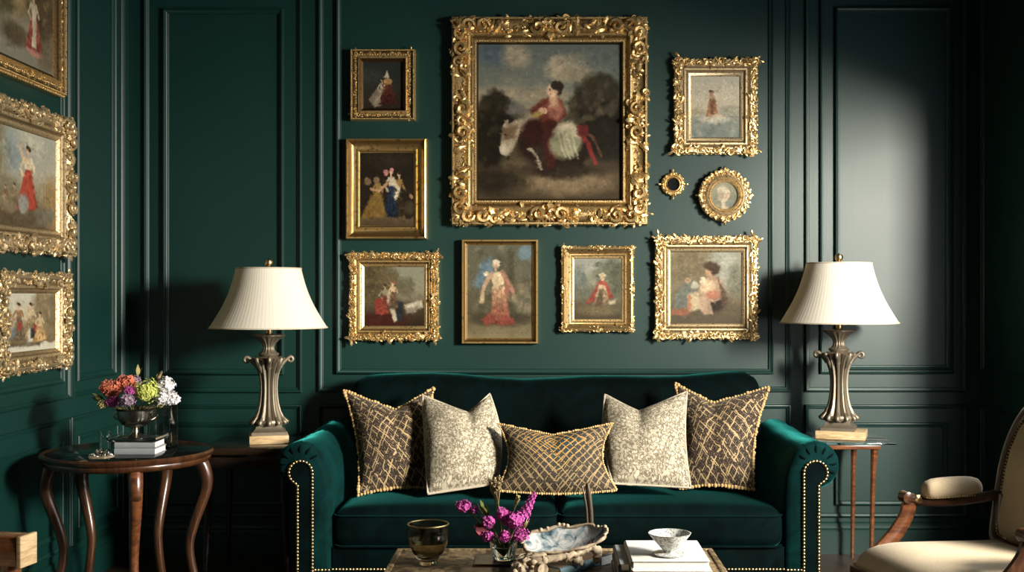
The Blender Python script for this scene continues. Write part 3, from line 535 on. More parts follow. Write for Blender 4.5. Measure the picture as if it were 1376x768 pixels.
class Orn:
    """collects ornament on a W x H frame (local x right, z up, -y out of the wall)"""
    def __init__(s, W_, H_): s.mb = MB(); s.W, s.H = W_, H_
    def at(s, piece, x, z, h, ang, tilt=0):
        T = Matrix.Translation((x, -h, z)) @ Matrix(((1, 0, 0, 0), (0, 0, -1, 0), (0, 1, 0, 0), (0, 0, 0, 1))) @ Matrix.Rotation(ang, 4, 'Z') @ Matrix.Rotation(tilt, 4, 'X')
        s.mb.merge(piece, T)
    def side(s, k, t, a):       # along t from the side's middle, a in from the outer edge -> x, z, direction
        if k == 0: return t, -s.H / 2 + a, 0
        if k == 1: return s.W / 2 - a, t, PI / 2
        if k == 2: return -t, s.H / 2 - a, PI
        return -s.W / 2 + a, -t, -PI / 2
    def length(s, k): return s.W if k % 2 == 0 else s.H
    def run(s, a0, a1, h, size, step, sides=(0, 1, 2, 3), t0=-1, t1=1, scroll=.25):
        for k in sides:
            L = s.length(k); t = t0 * L / 2
            while t < t1 * L / 2:
                a = a0 + (a1 - a0) * rnd.random(); x, z, d = s.side(k, t, a); q = size * (.7 + .6 * rnd.random())
                if rnd.random() < scroll: s.at(scroll_piece(q * .55, q * .2, q * .5, 1.2, rnd.choice((-1, 1))), x, z, h, d + rnd.random() * 6)
                else: s.at(leaf_piece(q * 1.5, q * .8, q * .5, rnd.random() * .7), x, z, h, d + rnd.choice((0, PI)) + rnd.uniform(-.9, .9), rnd.uniform(-.3, .3))
                t += step * (.7 + .6 * rnd.random())
    def beads(s, a, h, r, step):
        for k in range(4):
            L = s.length(k) - 2 * a; n = max(3, int(L / step))
            for i in range(n):
                x, z, d = s.side(k, -L / 2 + L * (i + .5) / n, a); s.at(bead_piece(r, r * .9), x, z, h, d)
    def shells(s, a, h, size, step, out=True):        # row of small pointed leaves facing outwards
        for k in range(4):
            L = s.length(k); n = max(3, int(L / step))
            for i in range(n):
                x, z, d = s.side(k, -L / 2 + L * (i + .5) / n, a); s.at(leaf_piece(size, size * .75, size * .45, .4, 2), x, z, h, d + (-PI / 2 if out else PI / 2) + rnd.uniform(-.3, .3))
    def fill(s, k, t0, t1, a0, a1, h, size, n, rise=.35):
        for i in range(n):
            t = t0 + (t1 - t0) * (i + rnd.random()) / n; f = rnd.random(); a = a0 + (a1 - a0) * f; x, z, d = s.side(k, t, a)
            q = size * rnd.uniform(.6, 1.15) * (1 - .45 * abs(2 * f - 1)); hh = h * (1 - rise * .5 + rise * (1 - abs(2 * f - 1)) * rnd.random())
            if rnd.random() < .14: s.at(scroll_piece(q * .5, q * .24, q * .55, rnd.uniform(.8, 1.4), rnd.choice((-1, 1))), x, z, hh, rnd.random() * 6.3)
            else:
                an = rnd.random() * 6.3; s.at(leaf_piece(q * 1.3, q * .85, q * .55, rnd.uniform(.1, .6)), x - q * .5 * math.cos(an), z - q * .5 * math.sin(an), hh, an, rnd.uniform(-.5, .5))
    def corner(s, w, h, size, n=3, ln=None, a0=.12):
        ln = ln or w * 2.0
        for sx in (-1, 1):
            for sz in (-1, 1):
                X, Z = sx * (s.W / 2 - w * .55), sz * (s.H / 2 - w * .55); dg = math.atan2(sz, sx)
                for q in (-.7, 0, .7): s.at(leaf_piece(size * .95, size * .6, size * .5, .3, 3), X, Z, h, dg + q)
                s.at(leaf_piece(size * 1.2, size * .8, size * .5, .4, 3), X, Z, h, dg + PI); s.at(bead_piece(size * .25, size * .55), X, Z, h, 0)
        for k in range(4):
            L = s.length(k) / 2
            for q in (-1, 1):
                s.fill(k, q * (L - w * .2), q * (L - ln), w * a0, w * .95, h, size, n * 9)
                for e in (.85, 1.6):
                    if e * w < ln: x, z, d = s.side(k, q * (L - w * e), w * .5); s.at(scroll_piece(size * .58, size * .23, size * .6, 1.2, q), x, z, h * 1.05, d + (0 if q < 0 else PI))
    def middle(s, w, h, size, sides=(0, 1, 2, 3), n=3, ln=None, a0=.12):
        ln = ln or size * n * .8
        for k in sides:
            x, z, d = s.side(k, 0, .5 * w); out = d - PI / 2
            for q in (-1.0, -.5, 0, .5, 1.0): s.at(leaf_piece(size * .75, size * .42, size * .55, .3, 2), x, z, h, out + q)
            s.at(leaf_piece(size * 1.1, size * .9, size * .6, .5, 3), x, z, h, out + PI); s.at(bead_piece(size * .3, size * .7), x, z, h, 0)
            s.fill(k, -ln, ln, w * a0, w * .9, h, size, n * 9)
            for q in (-1, 1):
                x, z, d = s.side(k, q * size * 1.0, w * .5); s.at(scroll_piece(size * .58, size * .23, size * .6, 1.3, q), x, z, h * 1.05, d + (0 if q > 0 else PI))
def moulding(W_, H_, prof, mb=None):
    mb = mb or MB(); vs = []; fs = []
    for a, h in prof:
        for (x, z) in ((-W_ / 2 + a, -H_ / 2 + a), (W_ / 2 - a, -H_ / 2 + a), (W_ / 2 - a, H_ / 2 - a), (-W_ / 2 + a, H_ / 2 - a)): vs.append((x, -h, z))
    for i in range(len(prof) - 1):
        for k in range(4): k2 = (k + 1) % 4; fs.append((i * 4 + k, i * 4 + k2, (i + 1) * 4 + k2, (i + 1) * 4 + k))
    return mb.add(vs, fs)
def picture(loc, rz, W_, H_, prof, style, painter, cw, ch, label, d=.05, gold='gold', orn_gold=None, group=None):
    t = thing('framed_painting', label, 'painting', loc, rz, group)
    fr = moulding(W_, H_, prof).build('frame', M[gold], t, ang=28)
    if style:
        o = Orn(W_, H_); style(o); o.mb.build('ornament', M[orn_gold or gold], fr, ang=60)
    canvas_mesh(painter(), cw + .006, ch + .006, t, -prof[-1][1] - .001)
    return t
def wallbox(x0, y0, x1, y1, d):      # outline in the picture, lying d in front of the back wall
    D = CD - d; a = W(x0, y0, D); b = W(x1, y1, D); return Vector(((a.x + b.x) / 2, 0, (a.z + b.z) / 2)), b.x - a.x, a.z - b.z
def hang(box, cbox, d, prof, style, painter, label, **k):
    c, w, h = wallbox(*box, d); cc, cw, ch = wallbox(*cbox, .02); m = ((w - cw) / 2 + (h - ch) / 2) / 2
    w, h = cw + 2 * m, ch + 2 * m
    pr = [(a * m, b * d) for a, b in prof]; pr[-1] = (m, .018)
    return picture(Vector((cc.x, 0, cc.z)), 0, w, h, pr, (lambda o: style(o, m, d)) if style else None, painter, cw, ch, label, d, **k)
P_MAIN = [(.03, 0), (.03, .55), (.06, .72), (.12, .72), (.15, .60), (.30, .52), (.48, .54), (.60, .66), (.66, .70), (.70, .66), (.76, .5), (.82, .44), (.86, .5), (.92, .5), (.95, .40), (1, .3)]
P_SCOOP = [(0, 0), (0, .7), (.05, .95), (.14, 1), (.18, .86), (.22, .8), (.34, .6), (.55, .46), (.7, .42), (.74, .5), (.82, .5), (.85, .4), (.95, .34), (1, .25)]
P_SLIM = [(0, 0), (0, .8), (.1, 1), (.3, 1), (.4, .8), (.5, .55), (.7, .45), (.78, .5), (.9, .42), (1, .3)]
P_BAND = [(.05, 0), (.05, .5), (.1, .62), (.4, .7), (.5, .6), (.54, .5), (.58, .62), (.66, .62), (.70, .5), (.78, .42), (.82, .46), (.9, .42), (1, .25)]
P_INV = [(.05, 0), (.05, .55), (.15, .75), (.25, .8), (.3, .75), (.6, .5), (.64, .55), (.72, .52), (.78, .42), (.84, .42), (1, .25)]
P_FINE = [(0, 0), (0, .7), (.06, .95), (.14, .95), (.2, .72), (.62, .72), (.66, .9), (.72, .9), (.76, .6), (1, .3)]
def s_main(o, m, d):
    o.corner(m * .74, d * .55, m * .42, 4, m * 2.2, .05); o.middle(m * .86, d * .55, m * .42, n=4, ln=m * 1.05, a0=.04); o.beads(m * .90, d * .47, m * .035, m * .095)
    o.run(m * .42, m * .54, d * .52, m * .12, m * .12, scroll=.3)
def s_band(o, m, d):
    o.run(m * .12, m * .24, d * .6, m * .24, m * .15); o.run(m * .25, m * .44, d * .64, m * .22, m * .15, scroll=.35); o.shells(m * .17, d * .5, m * .17, m * .24); o.corner(m * .45, d * .58, m * .26, 1, m * .9)
def s_edge(o, m, d): s_band(o, m, d)
def s_fine(o, m, d):
    o.run(m * .28, m * .55, d * .66, m * .15, m * .09, scroll=.3); o.beads(m * .42, d * .7, m * .06, m * .2); o.beads(m * .1, d * .95, m * .03, m * .09)
def s_inv(o, m, d):
    o.corner(m * .40, d * .6, m * .28, 2, m * 1.2); o.middle(m * .34, d * .6, m * .26, (0, 1, 2, 3), 3, m * .7); o.run(m * .12, m * .22, d * .6, m * .17, m * .2, scroll=.5); o.run(m * .3, m * .5, d * .6, m * .12, m * .4, sides=(0,))
def s_roc(o, m, d):
    o.corner(m * .62, d * .6, m * .42, 3, m * 1.6, .04); o.middle(m * .6, d * .62, m * .42, n=3, ln=m * 1.0, a0=.02); o.run(m * .1, m * .5, d * .58, m * .26, m * .13, scroll=.35); o.shells(m * .16, d * .5, m * .2, m * .28)
hang((605, 20, 873, 303), (643, 60, 834, 267), .085, P_MAIN, s_main, p_rider, 'largest gilt framed painting, woman in red seated on a horse, above the sofa')
hang((469, 67, 557, 162), (488.5, 84, 541, 145), .05, P_FINE, s_fine, p_trio, 'smallest rectangular gilt painting, figure group in a beaded frame above the dancers')
hang((462, 186, 577, 316), (485, 206, 555, 302), .055, P_SCOOP, None, p_dance, 'plain deep gilt frame with dancers, one in a yellow gown and one in blue', gold='gold_plain')
hang((468, 340, 593, 458), (490, 359, 569.5, 437), .055, P_BAND, s_band, p_pair, 'carved gilt painting of a man in white trousers beside a red-clad figure')
hang((619, 323, 725.5, 460), (629, 330, 714.5, 453), .045, P_SLIM, None, p_lady, 'slim plain gilt frame with a standing lady in a long rose dress and white cap', gold='gold_plain')
hang((754, 331, 855, 447), (772, 348, 834, 428), .055, P_INV, s_inv, p_cape, 'small gilt scalloped frame with a lone figure in a spread red cape')
hang((878, 318, 1020, 457), (902, 339, 995.5, 433.5), .06, P_BAND, s_band, p_seated, 'wide carved gilt painting of two seated figures in rose and grey, lower right', gold='gold_pale', orn_gold='gold')
hang((906, 77, 1021, 207), (929.6, 103, 993, 184), .06, P_BAND, s_band, p_sea, 'carved gilt painting of a robed figure standing by a pale sea, upper right', gold='gold_pale', orn_gold='gold')
# left wall
def hang_left(y1, w, h, zc, m, d, prof, style, painter, label, **k):
    pr = [(a * m, b * d) for a, b in prof]; pr[-1] = (m, .018)
    return picture(Vector((XL, y1 + m - (w + 2 * m) / 2, zc)), PI / 2, w + 2 * m, h + 2 * m, pr, (lambda o: style(o, m, d)) if style else None, painter, w, h, label, d, **k)
hang_left(4.587 - CD, .56, .354, 1.658, .10, .075, P_BAND, s_roc, p_torch, 'deep rococo gilt frame with a red-robed figure raising an arm, middle of the left wall', gold='gold_pale', orn_gold='gold_pale')
hang_left(4.585 - CD, .443, .215, 1.120, .079, .075, P_INV, s_roc, p_picnic, 'lowest gilt painting on the left wall, a group of seated figures outdoors', gold='gold_pale', orn_gold='gold_pale')
hang_left(4.557 - CD, .52, .42, 2.305, .075, .05, P_FINE, lambda o, m, d: (s_fine(o, m, d), o.shells(m * .12, d * .7, m * .22, m * .25)), p_path, 'topmost gilt painting on the left wall, woman in white and red on a path')
# the two round pieces
def round_orn(o, r, n, size, h, knobs=True):
    for i in range(n):
        a = 2 * PI * i / n; x, z = r * math.cos(a), r * math.sin(a)
        o.at(leaf_piece(size * 1.2, size * .8, size * .5, .5, 2), x * .84, z * .84, h, a + rnd.uniform(-.3, .3)); o.at(scroll_piece(size * .4, size * .15, size * .5, 1.2, rnd.choice((-1, 1))), x, z, h, a)
        if i % 2: o.at(leaf_piece(size, size * .6, size * .5, .5, 2), x, z, h, a + PI / 2)
TOWALL = Matrix(((1, 0, 0, 0), (0, 0, -1, 0), (0, 1, 0, 0), (0, 0, 0, 1)))
c, w, h = wallbox(937, 224, 1013, 300, .05)
t = thing('framed_portrait', 'round gilt leafy frame holding a small portrait of a pale lady', 'painting', c)
pr = [(.122, 0), (.122, .026), (.112, .036), (.098, .04), (.094, .046), (.086, .05), (.08, .042), (.074, .034), (.07, .04), (.066, .034), (.062, .02)]
fr = MB().lathe(pr, 56, None, TOWALL).build('frame', M['gold_pale'], t)
o = Orn(.2, .2); round_orn(o, .112, 26, .028, .034)
for a in (0, PI / 2, PI, -PI / 2): o.at(leaf_piece(.026, .022, .016, .3), .108 * math.cos(a), .108 * math.sin(a), .034, a); o.at(bead_piece(.007, .010), .134 * math.cos(a), .134 * math.sin(a), .028, 0); o.at(leaf_piece(.026, .018, .013, .3), .104 * math.cos(a), .104 * math.sin(a), .036, a + .8); o.at(leaf_piece(.026, .018, .013, .3), .104 * math.cos(a), .104 * math.sin(a), .036, a - .8)
o.mb.build('ornament', M['gold'], fr, ang=60); canvas_mesh(p_bust(), .128, .134, t, -.021, True)
c, w, h = wallbox(888, 230, 922, 264, .03)
t = thing('wall_mirror', 'tiny round gilt ring with a dark mirror center on the back wall', 'mirror', c)
fr = MB().lathe([(.056, 0), (.056, .016), (.05, .024), (.042, .026), (.036, .02), (.032, .022), (.028, .016), (.028, .006)], 40, None, TOWALL).build('frame', M['gold'], t)
o = Orn(.1, .1); round_orn(o, .047, 14, .015, .02)
for a in (0, PI / 2, PI, -PI / 2): o.at(leaf_piece(.02, .014, .01, .4), .053 * math.cos(a), .053 * math.sin(a), .014, a)
o.mb.build('ornament', M['gold'], fr, ang=60); MB().lathe([(0, .008), (.03, .008)], 32, None, TOWALL).build('glass', M['black_top'], t)
# ------------------------------------------------------------------ sofa
SX, SF = .058, -.955                      # centre line, front plane of the arms
sofa = thing('velvet_sofa', 'dark green velvet rolled-arm sofa with brass nailheads against the back wall', 'sofa', (SX, 0, 0))
def arm_section():
    p = [(.885, .10), (.885, .30), (.886, .42), (.893, .50)]
    c = (1.012, .556); r = .095
    for i in range(15):
        a = PI * (1 - .04) - (PI * 1.72) * i / 14
        if i == 0: p.append((.905, .55))
        p.append((c[0] + r * math.cos(a), c[1] + r * math.sin(a)))
    p += [(1.03, .455), (1.03, .3), (1.03, .10)]
    return p
def inset(p, d):
    n = len(p); out = []
    for i in range(n):
        a = Vector(p[i - 1]); b = Vector(p[i]); c = Vector(p[(i + 1) % n]); t = ((b - a).normalized() + (c - b).normalized()).normalized()
        nrm = Vector((t.y, -t.x)); out.append(b + nrm * d)
    return out
def make_arm(sg):
    mb = MB(); sec = arm_section(); n = len(sec); vs = []; fs = []
    ys = [(-.10, .02), (-.12, 0)] + [(-.12 - (.80) * i / 8, 0) for i in range(1, 9)] + [(-.935, .003), (-.948, .012), (SF, .028)]
    for y, d in ys:
        for j, (x, z) in enumerate(inset(sec, d) if d else [Vector(q) for q in sec]):
            w = .003 * math.sin(y * 23 + j) if .12 < -y < .9 else 0
            vs.append((sg * (x + w), y, z + w + (.012 * math.sin((y + .1) / .85 * PI) if z > .6 else 0)))
    for i in range(len(ys) - 1):
        for j in range(n): j2 = (j + 1) % n; fs.append((i * n + j, i * n + j2, (i + 1) * n + j2, (i + 1) * n + j))
    L = len(ys) - 1; fs.append(tuple(L * n + j for j in range(n))); fs.append(tuple(reversed(range(n))))
    a = mb.add(vs, fs).build('arm', M['velvet_lit'], sofa, ang=35, weld=True)
    # front facing panel, a scrolled strip
    path = [(.989, .10), (.989, .529)]
    pn = MB(); ol = [(.956, .105)] + [(1.006 + .05 * math.cos(q), .529 + .05 * math.sin(q)) for q in [PI - i * PI * 1.25 / 16 for i in range(17)]] + [(1.022, .48), (1.022, .105)]
    pn.prism([(sg * x, z) for x, z in ol], -.008, Matrix.Translation((0, SF + .001, 0))); pn.build('front_panel', M['velvet'], a, ang=30)
    # pleats round the roll
    pl = MB()
    for i in range(11):
        q = R(150) - R(290) * i / 10; c0 = Vector((1.012, 0, .556)); d = Vector((math.cos(q), 0, math.sin(q)))
        pts = [c0 + d * .052 + Vector((0, SF - .001, 0)), c0 + d * .066 + Vector((0, SF - .002, 0)), c0 + d * .08 + Vector((0, SF + .012, 0)), c0 + d * .0935 + Vector((0, SF + .03, 0))]
        pl.tube([(sg * v.x, v.y, v.z) for v in pts], [.003, .005, .005, .002], 6)
    pl.build('pleats', M['velvet'], a, ang=60)
    nl = [(.960, .105), (.960, .529)] + [(1.006 + .046 * math.cos(q), .529 + .046 * math.sin(q)) for q in [PI - i * PI * 1.3 / 20 for i in range(21)]] + [(1.018, .482), (1.018, .105)]
    nb = MB(); acc = 0
    for (x0, z0), (x1, z1) in zip(nl[:-1], nl[1:]):
        L = math.hypot(x1 - x0, z1 - z0); s = acc
        while s < L:
            nb.sphere((0, 0, 0), (.0062, .0062, .005), 8, 3, Matrix.Translation((sg * (x0 + (x1 - x0) * s / L), SF - .0085, z0 + (z1 - z0) * s / L)) @ TOWALL, True); s += .0135
        acc = s - L
    nb.build('nailhead_trim', M['nail'], a, ang=60)
    lg = MB(); lg.lathe([(.02, 0), (.024, .01), (.028, .05), (.032, .1)], 16, None, Matrix.Translation((sg * .97, -.89, 0)), True); lg.build('leg', M['dark_wood'], sofa)
    lg = MB(); lg.lathe([(.02, 0), (.024, .01), (.028, .05), (.032, .1)], 16, None, Matrix.Translation((sg * .97, -.17, 0)), True); lg.build('leg', M['dark_wood'], sofa)
for sg in (-1, 1): make_arm(sg)
# back with softly sagging top line
mb = MB().rbox((1.86, .24, .60), .09, 16)
for i, v in enumerate(mb.v):
    x, y, z = v; k = (z + .3) / .6; sag = -.012 * math.cos(x * 3.4) * k
    mb.v[i] = (x, y + .05 * k, z + sag + .008 * math.sin(x * 9) * k)
mb.build('backrest', M['velvet_shaded'], sofa, (0, -.22, .555), 60)
base = MB().box((0, -.53, .17), (1.78, .80, .14), .015); b = base.build('seat_rail', M['velvet'], sofa)
rl = MB(); rl.box((0, -.936, .175), (1.776, .016, .125), .006); fr_ = rl.build('rail_front', M['velvet'], b)
nb = MB(); x = -.952
while x < .955: nb.sphere((0, 0, 0), (.006, .006, .005), 8, 3, Matrix.Translation((x, -.945 if abs(x) < .885 else SF - .001, .148)) @ TOWALL, True); x += .0135
nb.build('nailhead_trim', M['nail'], b, ang=60)
for sg in (-1, 1):
    mb = MB().rbox((.882, .72, .15), .045, 16, .032)
    cu = mb.build('seat_cushion', M['velvet'], sofa, (sg * .4425, -.60, .305), 60)
    pp = MB()
    for zz in (.052, -.066):
        hx, hy = .436, .355; pts = []
        for cx_, cy_, a0 in ((hx - .04, hy - .04, 0), (-hx + .04, hy - .04, PI / 2), (-hx + .04, -hy + .04, PI), (hx - .04, -hy + .04, PI * 1.5)):
            for i in range(5): q = a0 + PI / 2 * i / 4; pts.append((cx_ + .043 * math.cos(q), cy_ + .043 * math.sin(q), zz))
        pts.append(pts[0]); pp.tube(pts, .0045, 6, False)
    pp.build('piping', M['velvet'], cu, ang=60)

# ------------------------------------------------------------------ throw pillows
def pillow(label, corners, dip, puff, mat, trim, group='throw pillows along the sofa', lean=.0, sides=(.03, .03, .02), n=34):
    """corners: BL BR TR TL as (px, py, D); dip: how far the top edge is chopped down (m) and where (0..1)"""
    BL, BR, TR, TL = [W(*c) for c in corners]; cen = (BL + BR + TR + TL) / 4
    t = thing('throw_pillow', label, 'pillow', cen, 0, group)
    X = ((BR - BL) + (TR - TL)).normalized(); Z = ((TL - BL) + (TR - BR)).normalized(); N = X.cross(Z).normalized()
    if N.y > 0: N = -N
    d, pos, wd = dip
    def mid(u, v):
        p = (BL * (1 - u) + BR * u) * (1 - v) + (TL * (1 - u) + TR * u) * v
        k = abs(u - pos) / (pos if u < pos else 1 - pos); top = (1 - k) ** 1.15 * .75 + .25 * (1 - k * k)
        p -= Z * d * top * v ** 3
        p += X * (sides[0] * math.sin(PI * v) * (1 - u) ** 3 - sides[1] * math.sin(PI * v) * u ** 3) + Z * sides[2] * math.sin(PI * u) * (1 - v) ** 3
        return p
    def th(u, v):
        a = max(0, 4 * u * (1 - u)) ** .5 * max(0, 4 * v * (1 - v)) ** .5; cr = 1 - .4 * math.exp(-((u - pos) / (wd * .6)) ** 2) * v ** 2
        return puff * a ** 1.1 * cr
    vs = []; fs = []; uvs = []
    wr = random.Random(sum(map(ord, label)))
    ph = [wr.random() * 6 for _ in range(4)]
    for sd in (1, -1):
        b = len(vs)
        for i in range(n + 1):
            for j in range(n + 1):
                u, v = i / n, j / n; k = th(u, v) * (1 + .05 * math.sin(u * 14 + ph[0]) * math.sin(v * 11 + ph[1]))
                crease = .02 * math.exp(-((u - pos) / .04) ** 2) * v ** 3 * (th(u, v) / puff)
                vs.append(mid(u, v) + N * sd * (k - crease * sd) - cen); uvs.append((u, v))
        for i in range(n):
            for j in range(n):
                a = b + i * (n + 1) + j; f = (a, a + n + 1, a + n + 2, a + 1); fs.append(f if sd > 0 else f[::-1])
    me = bpy.data.meshes.new('cover'); me.from_pydata([tuple(v) for v in vs], [], fs); ul = me.uv_layers.new(name='UVMap')
    asp = ((BR - BL).length + (TR - TL).length) / ((TL - BL).length + (TR - BR).length)
    for lp in me.loops: u, v = uvs[lp.vertex_index]; ul.data[lp.index].uv = (u, v)
    me.polygons.foreach_set('use_smooth', [True] * len(me.polygons)); me.materials.append(mat)
    o = bpy.data.objects.new('cover', me); COL.objects.link(o); o.parent = t
    edge = [mid(i / 60, 0) for i in range(60)] + [mid(1, i / 60) for i in range(60)] + [mid(1 - i / 60, 1) for i in range(60)] + [mid(0, 1 - i / 60) for i in range(61)]
    edge = [e - cen for e in edge]; tm = MB()
    if trim == 'piping': tm.tube(edge, .0052, 6, False); tm.build('piping', M['piping'], o, ang=60)
    else:
        acc = 0; r0 = trim
        for a, b in zip(edge[:-1], edge[1:]):
            L = (b - a).length; s = acc
            while s < L:
                p = a.lerp(b, s / L); out = p.normalized(); q = r0 * (.75 + .5 * wr.random())
                tm.sphere(tuple(p + out * q * .7 + N * wr.uniform(-.3, .3) * q), q, 6, 4); s += r0 * 1.75
            acc = s - L
        tm.build('fringe', M['fringe'], o, ang=60)
    return t
pillow('brown gold-lattice pillow with bobble fringe leaning on the left sofa arm', [(482, 664, 4.71), (580, 655, 4.76), (582, 522, 5.00), (463, 525, 4.94)], (.10, .56, .2), .082, M['lattice'], .0076)
pillow('brown gold-lattice pillow with bobble fringe at the right sofa arm', [(914, 655, 4.76), (1012, 657, 4.71), (1033, 520, 4.94), (908, 516, 5.01)], (.088, .42, .2), .082, M['lattice'], .0076)
pillow('cream and taupe mottled pillow with piped edge, left of the diamond lumbar pillow', [(575, 663, 4.61), (668, 649, 4.63), (658, 529, 4.88), (568, 531, 4.86)], (.09, .66, .17), .08, M['damask'], 'piping', sides=(.0, -.03, .0))
pillow('cream and taupe mottled pillow with piped edge, right of the diamond lumbar pillow', [(823, 649, 4.63), (928, 655, 4.61), (923, 526, 4.86), (813, 530, 4.90)], (.088, .40, .17), .08, M['damask'], 'piping', sides=(-.02, .015, .0))
pillow('wide low lumbar pillow with gold and blue diamond weave in the middle of the sofa', [(667, 658, 4.56), (828, 658, 4.56), (822, 569, 4.68), (670, 569, 4.68)], (.05, .48, .3), .072, M['diamond'], .0052, sides=(.05, .05, -.012))

# ------------------------------------------------------------------ side tables
tl = thing('side_table', 'low dark wooden side table in shadow under the left lamp', 'table', (-1.255, -.42, 0))
mb = MB().box((0, 0, .565), (.40, .42, .03), .005); mb.build('tabletop', M['dark_wood'], tl); MB().box((0, 0, .52), (.35, .36, .06), .004).build('apron', M['dark_wood'], tl)
for sx in (-1, 1):
    for sy in (-1, 1): MB().tube([(sx * .16, sy * .165, .5), (sx * .165, sy * .17, .25), (sx * .175, sy * .18, 0)], [.016, .013, .009], 8).build('leg', M['dark_wood'], tl)
TRX = 1.322
tr_ = thing('side_table', 'slender reddish wood side table with a glass top under the right lamp', 'table', (TRX, -.255, 0))
MB().box((0, 0, .5605), (.30, .38, .021), .004).build('tabletop', M['orange_wood'], tr_)
MB().box((.034, 0, .5757), (.36, .40, .009), .003).build('glass_top', M['teal_glass'], tr_)
for sx in (-1, 1):
    for sy in (-1, 1): MB().tube([(sx * .128, sy * .165, .553), (sx * .124, sy * .16, .45), (sx * .119, sy * .155, .2), (sx * .117, sy * .155, 0)], [.016, .0115, .010, .009], 8).build('leg', M['orange_wood'], tr_)
# ------------------------------------------------------------------ table lamps
def lamp(loc, rz, label, s=1.0, block=(.166, .166), book=False):
    t = thing('table_lamp', label, 'lamp', loc, 0, 'pair of table lamps')
    Rz = Matrix.Rotation(rz, 4, 'Z'); S = Matrix.Scale(s, 4)
    b = MB(); b.box((0, 0, .018), (block[0], block[1], .036), .003, 2, Rz @ Matrix.Translation((.012 if book else 0, 0, 0))); bo = b.build('plinth', M['plinth_gold'], t)
    b = MB(); pr = [(.090, .036), (.090, .049), (.082, .054), (.070, .064), (.064, .078)]
    sq = lambda a, z, i: min(1.28, 1 / max(abs(math.cos(a - PI / 4 - 0)) , abs(math.sin(a - PI / 4))) * 1.0) if True else 1
    b.lathe([(r * 1.16, z) for r, z in pr], 4, None, Rz @ Matrix.Rotation(PI / 4, 4, 'Z'), True)
    b.build('stepped_base', M['pewter'], t, ang=30)
    col = [(.066, .076), (.074, .084), (.072, .096), (.060, .115), (.049, .14), (.042, .17), (.038, .20), (.036, .235), (.037, .27), (.042, .30), (.052, .33), (.064, .352), (.074, .368), (.070, .374), (.03, .380)]
    def flute(a, z, i):
        if i == 0 or i >= 13: return 1
        f = abs(math.cos(a * 6)); return 1 - .20 * (1 - f) ** 1.2 * 1.1 + .07 * (f > .9)
    b = MB().lathe([(r * s, z * s) for r, z in col], 120, flute, Rz); bd = b.build('column', M['pewter'], t, ang=50)
    for q in range(4):
        cr = MB(); a = rz + PI / 2 * q; pts = []; n = 20
        for i in range(n):
            u = i / (n - 1)
            if u < .5: k = u / .5; r, z = .048 + .044 * k ** 1.4, .330 + .048 * k
            else:
                k = (u - .5) / .5; an = PI * .55 - k * PI * 1.75; rr = .0135 * (1 - .45 * k); r, z = .0935 + rr * math.cos(an), .3655 + rr * math.sin(an)
            pts.append((r * s * math.cos(a), r * s * math.sin(a), z * s))
        cr.tube(pts, [.012 * s * (1 - .55 * i / (n - 1)) for i in range(n)], 8); cr.build('leaf_scroll', M['pewter'], bd, ang=60)
        a += PI / 4; pts = [(r * s * math.cos(a), r * s * math.sin(a), z * s) for r, z in ((.045, .31), (.055, .335), (.066, .355), (.075, .372), (.08, .376))]; MB().tube(pts, [.006, .012, .014, .009, .003], 8).build('leaf_tip', M['pewter'], bd, ang=60)
    ft = MB()
    for q2 in range(12):
        aa = rz + q2 * PI / 6; pts = [(r * s * math.cos(aa), r * s * math.sin(aa), z * s) for r, z in ((.058, .115), (.071, .098), (.080, .088), (.080, .080))]; ft.tube(pts, [.005, .009, .011, .006], 7)
    ft.tube([(.062 * s * math.cos(q * PI / 18), .062 * s * math.sin(q * PI / 18), .090 * s) for q in range(37)], .012 * s, 6, False); ft.build('foot_leaves', M['pewter'], bd, ang=60)
    nk = [(.034, .378), (.044, .386), (.046, .392), (.032, .402), (.026, .412), (.025, .422), (.032, .438), (.046, .452), (.066, .466), (.072, .470), (.073, .475), (.066, .477), (.02, .478)]
    fl2 = lambda a, z, i: 1 if i < 3 or i > 8 else 1 - .14 * (1 - abs(math.cos(a * 7)))
    MB().lathe([(r * s, z * s) for r, z in nk], 98, fl2).build('cup', M['pewter'], t, ang=50)
    MB().lathe([(.014 * s, .477 * s), (.016 * s, .49 * s), (.015 * s, .505 * s), (.015 * s, .55 * s), (.004, .56 * s), (.004, .775 * s)], 20).build('stem', M['brass'], t)
    z0, z1, r0, r1 = .508 * s, .770 * s, .256 * s, .142 * s; pr = []
    for i in range(15):
        k = i / 14; r = r0 + (r1 - r0) * k - .016 * math.sin(PI * k) - .004 * (1 - k) ** 6 * 0; pr.append((r, z0 + (z1 - z0) * k))
    sh = MB().lathe(pr, 72); sh.lathe([(r - .003, z) for r, z in pr], 72); so = sh.build('lamp_shade', M['shade'], t, ang=60)
    tb = MB()
    for r, z in ((r0, z0), (r1, z1)): tb.tube([(r * math.cos(q * PI / 36), r * math.sin(q * PI / 36), z) for q in range(73)], .0035, 6, False)
    tb.build('shade_trim', M['piping'], so, ang=60)
    sp = MB()
    for q in range(3): a = q * 2 * PI / 3 + .4; sp.tube([(0, 0, z1 - .008), (r1 * math.cos(a), r1 * math.sin(a), z1 - .002)], .002, 6)
    sp.build('spider', M['brass'], so)
    MB().lathe([(.003, .770 * s), (.012 * s, .774 * s), (.006 * s, .780 * s), (.016 * s, .786 * s), (.0195 * s, .797 * s), (.015 * s, .808 * s), (0, .814 * s)], 20).build('finial', M['brass'], t)
    return t
lamp((-1.202, -.42, .5805), R(15), 'left table lamp, cream bell shade on a fluted pewter column, beside the round table', .985)
lamp((TRX + .012, -.265, .5805), R(-19.5), 'right table lamp, cream bell shade on a fluted pewter column, standing on the glass-topped table', 1.02, (.215, .17), True)

